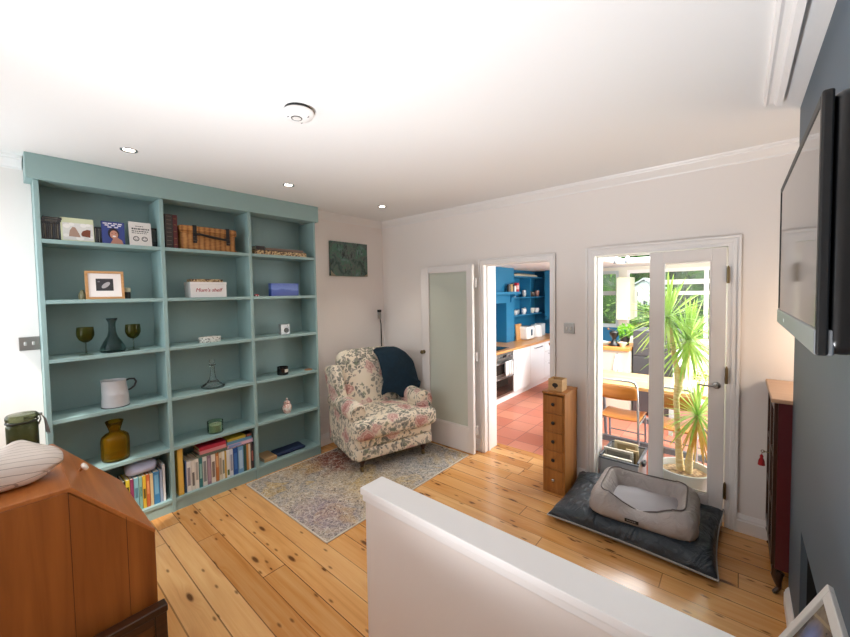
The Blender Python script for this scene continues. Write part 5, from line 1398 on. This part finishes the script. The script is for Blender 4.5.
def crown(name, c, n, L, mat, seed, lo=-.7, hi=1.0, wd=.020, droop=.5):
    rnd = random.Random(seed); b = B(); c = Vector(c)
    for i in range(n):
        az = i*2.39996+rnd.uniform(-.3, .3); el = lo+(hi-lo)*((i+.5)/n)
        d = Vector((math.cos(az)*math.cos(el*PI/2), math.sin(az)*math.cos(el*PI/2), math.sin(el*PI/2)))
        l = L*rnd.uniform(.75, 1.1); side = d.cross(Vector((0, 0, 1)))
        side = side.normalized() if side.length > .05 else Vector((1, 0, 0))
        up = side.cross(d); prev = None; m = 7
        for j in range(m+1):
            t = j/m; q = c+d*l*t+Vector((0, 0, -droop*l*t*t*max(.15, 1-abs(el))*.6))
            w_ = wd*(.45+1.1*t)*(1-t)**.6 if t > 0 else wd*.4
            w_ = max(w_, .0008)
            if q.y < -.02: q.x = min(max(q.x, -.585), .235)   # between the door jambs
            if q.y < -.225: q.y = -.225       # the glass keeps the leaves in
            vs = [b.bm.verts.new(q-side*w_+up*w_*.35), b.bm.verts.new(q), b.bm.verts.new(q+side*w_+up*w_*.35)]
            if prev: b.bm.faces.new((prev[0], vs[0], vs[1], prev[1])); b.bm.faces.new((prev[1], vs[1], vs[2], prev[2]))
            prev = vs
    return b.done(name, mat, yp, smooth=True, angle=180)
def trunk(pts, r): return B().tube(pts, r, seg=12).done('trunk', BARK, yp, smooth=True)
trunk([(-.025, .01, .19), (-.045, .02, .5), (-.060, .03, .80), (-.045, .035, .905)], [.030, .022, .021, .032])
trunk([(-.045, .035, .90), (-.062, .03, 1.05), (-.10, .04, 1.30), (-.118, .05, 1.42)], [.026, .02, .018, .016])
trunk([(-.045, .035, .90), (-.02, .045, 1.04), (.015, .055, 1.18), (.022, .06, 1.25)], [.026, .02, .018, .016])
trunk([(.030, -.01, .19), (.042, -.01, .40), (.070, .0, .58), (.085, .0, .69)], [.026, .02, .018, .014])
crown('leaves', (-.125, .05, 1.46), 84, .40, LEAF_Y, 3, wd=.014)
crown('leaves', (.015, .06, 1.27), 90, .36, LEAF_Y, 8, lo=-.8, wd=.014)
crown('leaves', (.085, .0, .69), 64, .29, LEAF_Y, 12, lo=-.55, wd=.012)
part(crown('dry_leaves', (.080, .0, .66), 30, .34, LEAF_D, 21, lo=-.9, hi=-.45, wd=.011, droop=.3), 'yellowed hanging leaves')

# ================================================================== OUTSIDE
k = Nodes('lawn'); n_ = k.noise(k.pos(), 6, 5); LAWN = k.bsdf(k.ramp(n_, [(.35, '#5d8a3a'), (.65, '#a3bf68')]), .95)
gr = B().box(-9, 14, 4.5, 22, -.35, -.15).done('lawn', LAWN); gr['kind'] = 'structure'
def bush(label, x, y, r, z, h, mat, seed, name='shrub', cat='shrub'):
    e = thing(name, label, cat, (x, y, -.15), group='garden shrubs')
    b = B().soft((0, 0, h/2), (r*.8, r*.7, h*.45), min(r*.6, h*.4), 8, wob=r*.18, wsc=2.2/r, seed=seed)
    b.done('branches', LEAF3, e, smooth=True)
    foliage('leaves', mat, e, 1500, (0, 0, h/2), (r, r*.9, h*.55), .075*max(1, r), seed, shell=.78)
bush('bright green shrub right outside the kitchen window', 1.0, 5.6, .75, 0, 2.4, LEAF2, 1)
bush('tall green shrub behind the kitchen window', -.5, 7.6, 1.1, 0, 3.6, LEAF2, 2)
bush('dark green tree behind the white garden house', .6, 12.8, 2.2, 0, 4.6, LEAF3, 3)
bush('light green low shrub in front of the garden house', 1.35, 7.4, .7, 0, 1.45, LEAF2, 4)
bush('dark green shrub right of the garden house', 3.0, 10.6, 1.1, 0, 2.7, LEAF3, 5)
bush('pale green hedge behind the far windows', 3.3, 7.6, .9, 0, 1.9, LEAF2, 6)
bush('green hedge at the far right of the garden', 5.6, 8.6, 1.3, 0, 2.2, LEAF2, 7)
gh = thing('garden_house', 'small white garden house with a pitched roof seen through the far window', 'house', (1.30, 9.0, -.15))
WB = paint('#e9ebee', .6)
B().box(-.36, .42, -.3, .5, 0, 1.86).prism([(-.36, 1.86), (.42, 1.86), (.03, 2.10)], -.3, .5, 'y').done('walls', WB, gh)
B().prism([(-.43, 1.84), (.03, 2.13), (.49, 1.84), (.49, 1.88), (.03, 2.18), (-.43, 1.88)], -.36, .56, 'y').done('roof', paint('#d5d9de', .5), gh)
for x0, x1, z0, z1 in ((-.22, -.12, 1.66, 1.78), (.02, .12, 1.40, 1.52), (-.2, -.06, 1.34, 1.42), (.2, .32, 1.36, 1.46)):
    B().box(x0, x1, -.306, -.299, z0, z1).done('window', paint('#39414a', .2), gh)

# ================================================================== LIGHT AND CAMERA
wd_ = bpy.data.worlds.new('sky'); scene.world = wd_; wd_.use_nodes = True
nt = wd_.node_tree; nt.nodes.clear()
wo = nt.nodes.new('ShaderNodeOutputWorld'); bg = nt.nodes.new('ShaderNodeBackground')
bg.inputs[0].default_value = (.86, .93, 1.0, 1); bg.inputs[1].default_value = 1.5
nt.links.new(bg.outputs[0], wo.inputs[0])
def area(name, loc, rot, sx, sy, power, col=(1, 1, 1)):
    l = bpy.data.lights.new(name, 'AREA'); l.shape = 'RECTANGLE'; l.size = sx; l.size_y = sy; l.energy = power; l.color = col
    o = bpy.data.objects.new(name, l); COL.objects.link(o); o.location = loc; o.rotation_euler = rot; return o
area('window_daylight', (.435, -3.93, 1.73), (PI/2, 0, 0), 1.0, 1.25, 8.5, (.92, .97, 1.0))
fl = bpy.data.lights.new('added_ceiling_fill', 'SPOT'); fl.energy = 212; fl.spot_size = math.radians(112); fl.spot_blend = 1.0; fl.shadow_soft_size = .15; fl.color = (.94, .965, 1.0)  # added upward spot to brighten the ceiling; the room has no such lamp
fo = bpy.data.objects.new('added_ceiling_fill', fl); COL.objects.link(fo); fo.location = (2.35, -3.45, .35)
fo.rotation_euler = Vector((.16, .40, 1.0)).to_track_quat('-Z', 'Y').to_euler()
area('skylight_daylight', (2.75, 2.0, 2.32), (0, 0, 0), 1.6, 2.5, 92, (1, 1, 1))
area('garden_window_daylight', (4.06, 1.3, 1.2), (0, PI/2, 0), 1.7, 1.8, 72, (1, 1, 1))
al_ = bpy.data.lights.new('alcove_glow', 'POINT'); al_.energy = 4.5; al_.color = (1, .80, .60); al_.shadow_soft_size = .08
ao_ = bpy.data.objects.new('alcove_glow', al_); COL.objects.link(ao_); ao_.location = (3.88, -.32, 1.42)
sn = bpy.data.lights.new('sun', 'SUN'); sn.energy = 2.4; sn.angle = math.radians(2); sn.color = (1, .95, .86)
so_ = bpy.data.objects.new('sun', sn); COL.objects.link(so_); so_.rotation_euler = (math.radians(30), math.radians(22), 0)

cam = bpy.data.cameras.new('camera'); co = bpy.data.objects.new('camera', cam); COL.objects.link(co); scene.camera = co
yaw, pitch, roll = .7176, .041, .0171
F = Vector((-math.sin(yaw)*math.cos(pitch), math.cos(yaw)*math.cos(pitch), -math.sin(pitch)))
r0 = Vector((math.cos(yaw), math.sin(yaw), 0)); d0 = F.cross(r0)
c_, s_ = math.cos(roll), math.sin(roll)
Rt = c_*r0+s_*d0; Dn = -s_*r0+c_*d0
M = Matrix((Rt, -Dn, -F)).transposed().to_4x4(); M.translation = Vector((3.3534, -3.3609, 1.7031))
co.matrix_world = M
cam.sensor_width = 36; cam.lens = 368.4885*36/850; cam.clip_start = .02; cam.clip_end = 200
cam.shift_x = (425-417.3539)/850; cam.shift_y = -(318.5-308.2739)/850
vs = scene.view_settings
vs.view_transform = 'Standard'; vs.look = 'None'; vs.gamma = 1; vs.exposure = 0.66; vs.use_curve_mapping = False
scene.cycles.max_bounces = 10; scene.cycles.diffuse_bounces = 6; scene.cycles.transparent_max_bounces = 24
scene.cycles.sample_clamp_indirect = 6; scene.cycles.caustics_reflective = False; scene.cycles.caustics_refractive = False
bpy.context.view_layer.update()
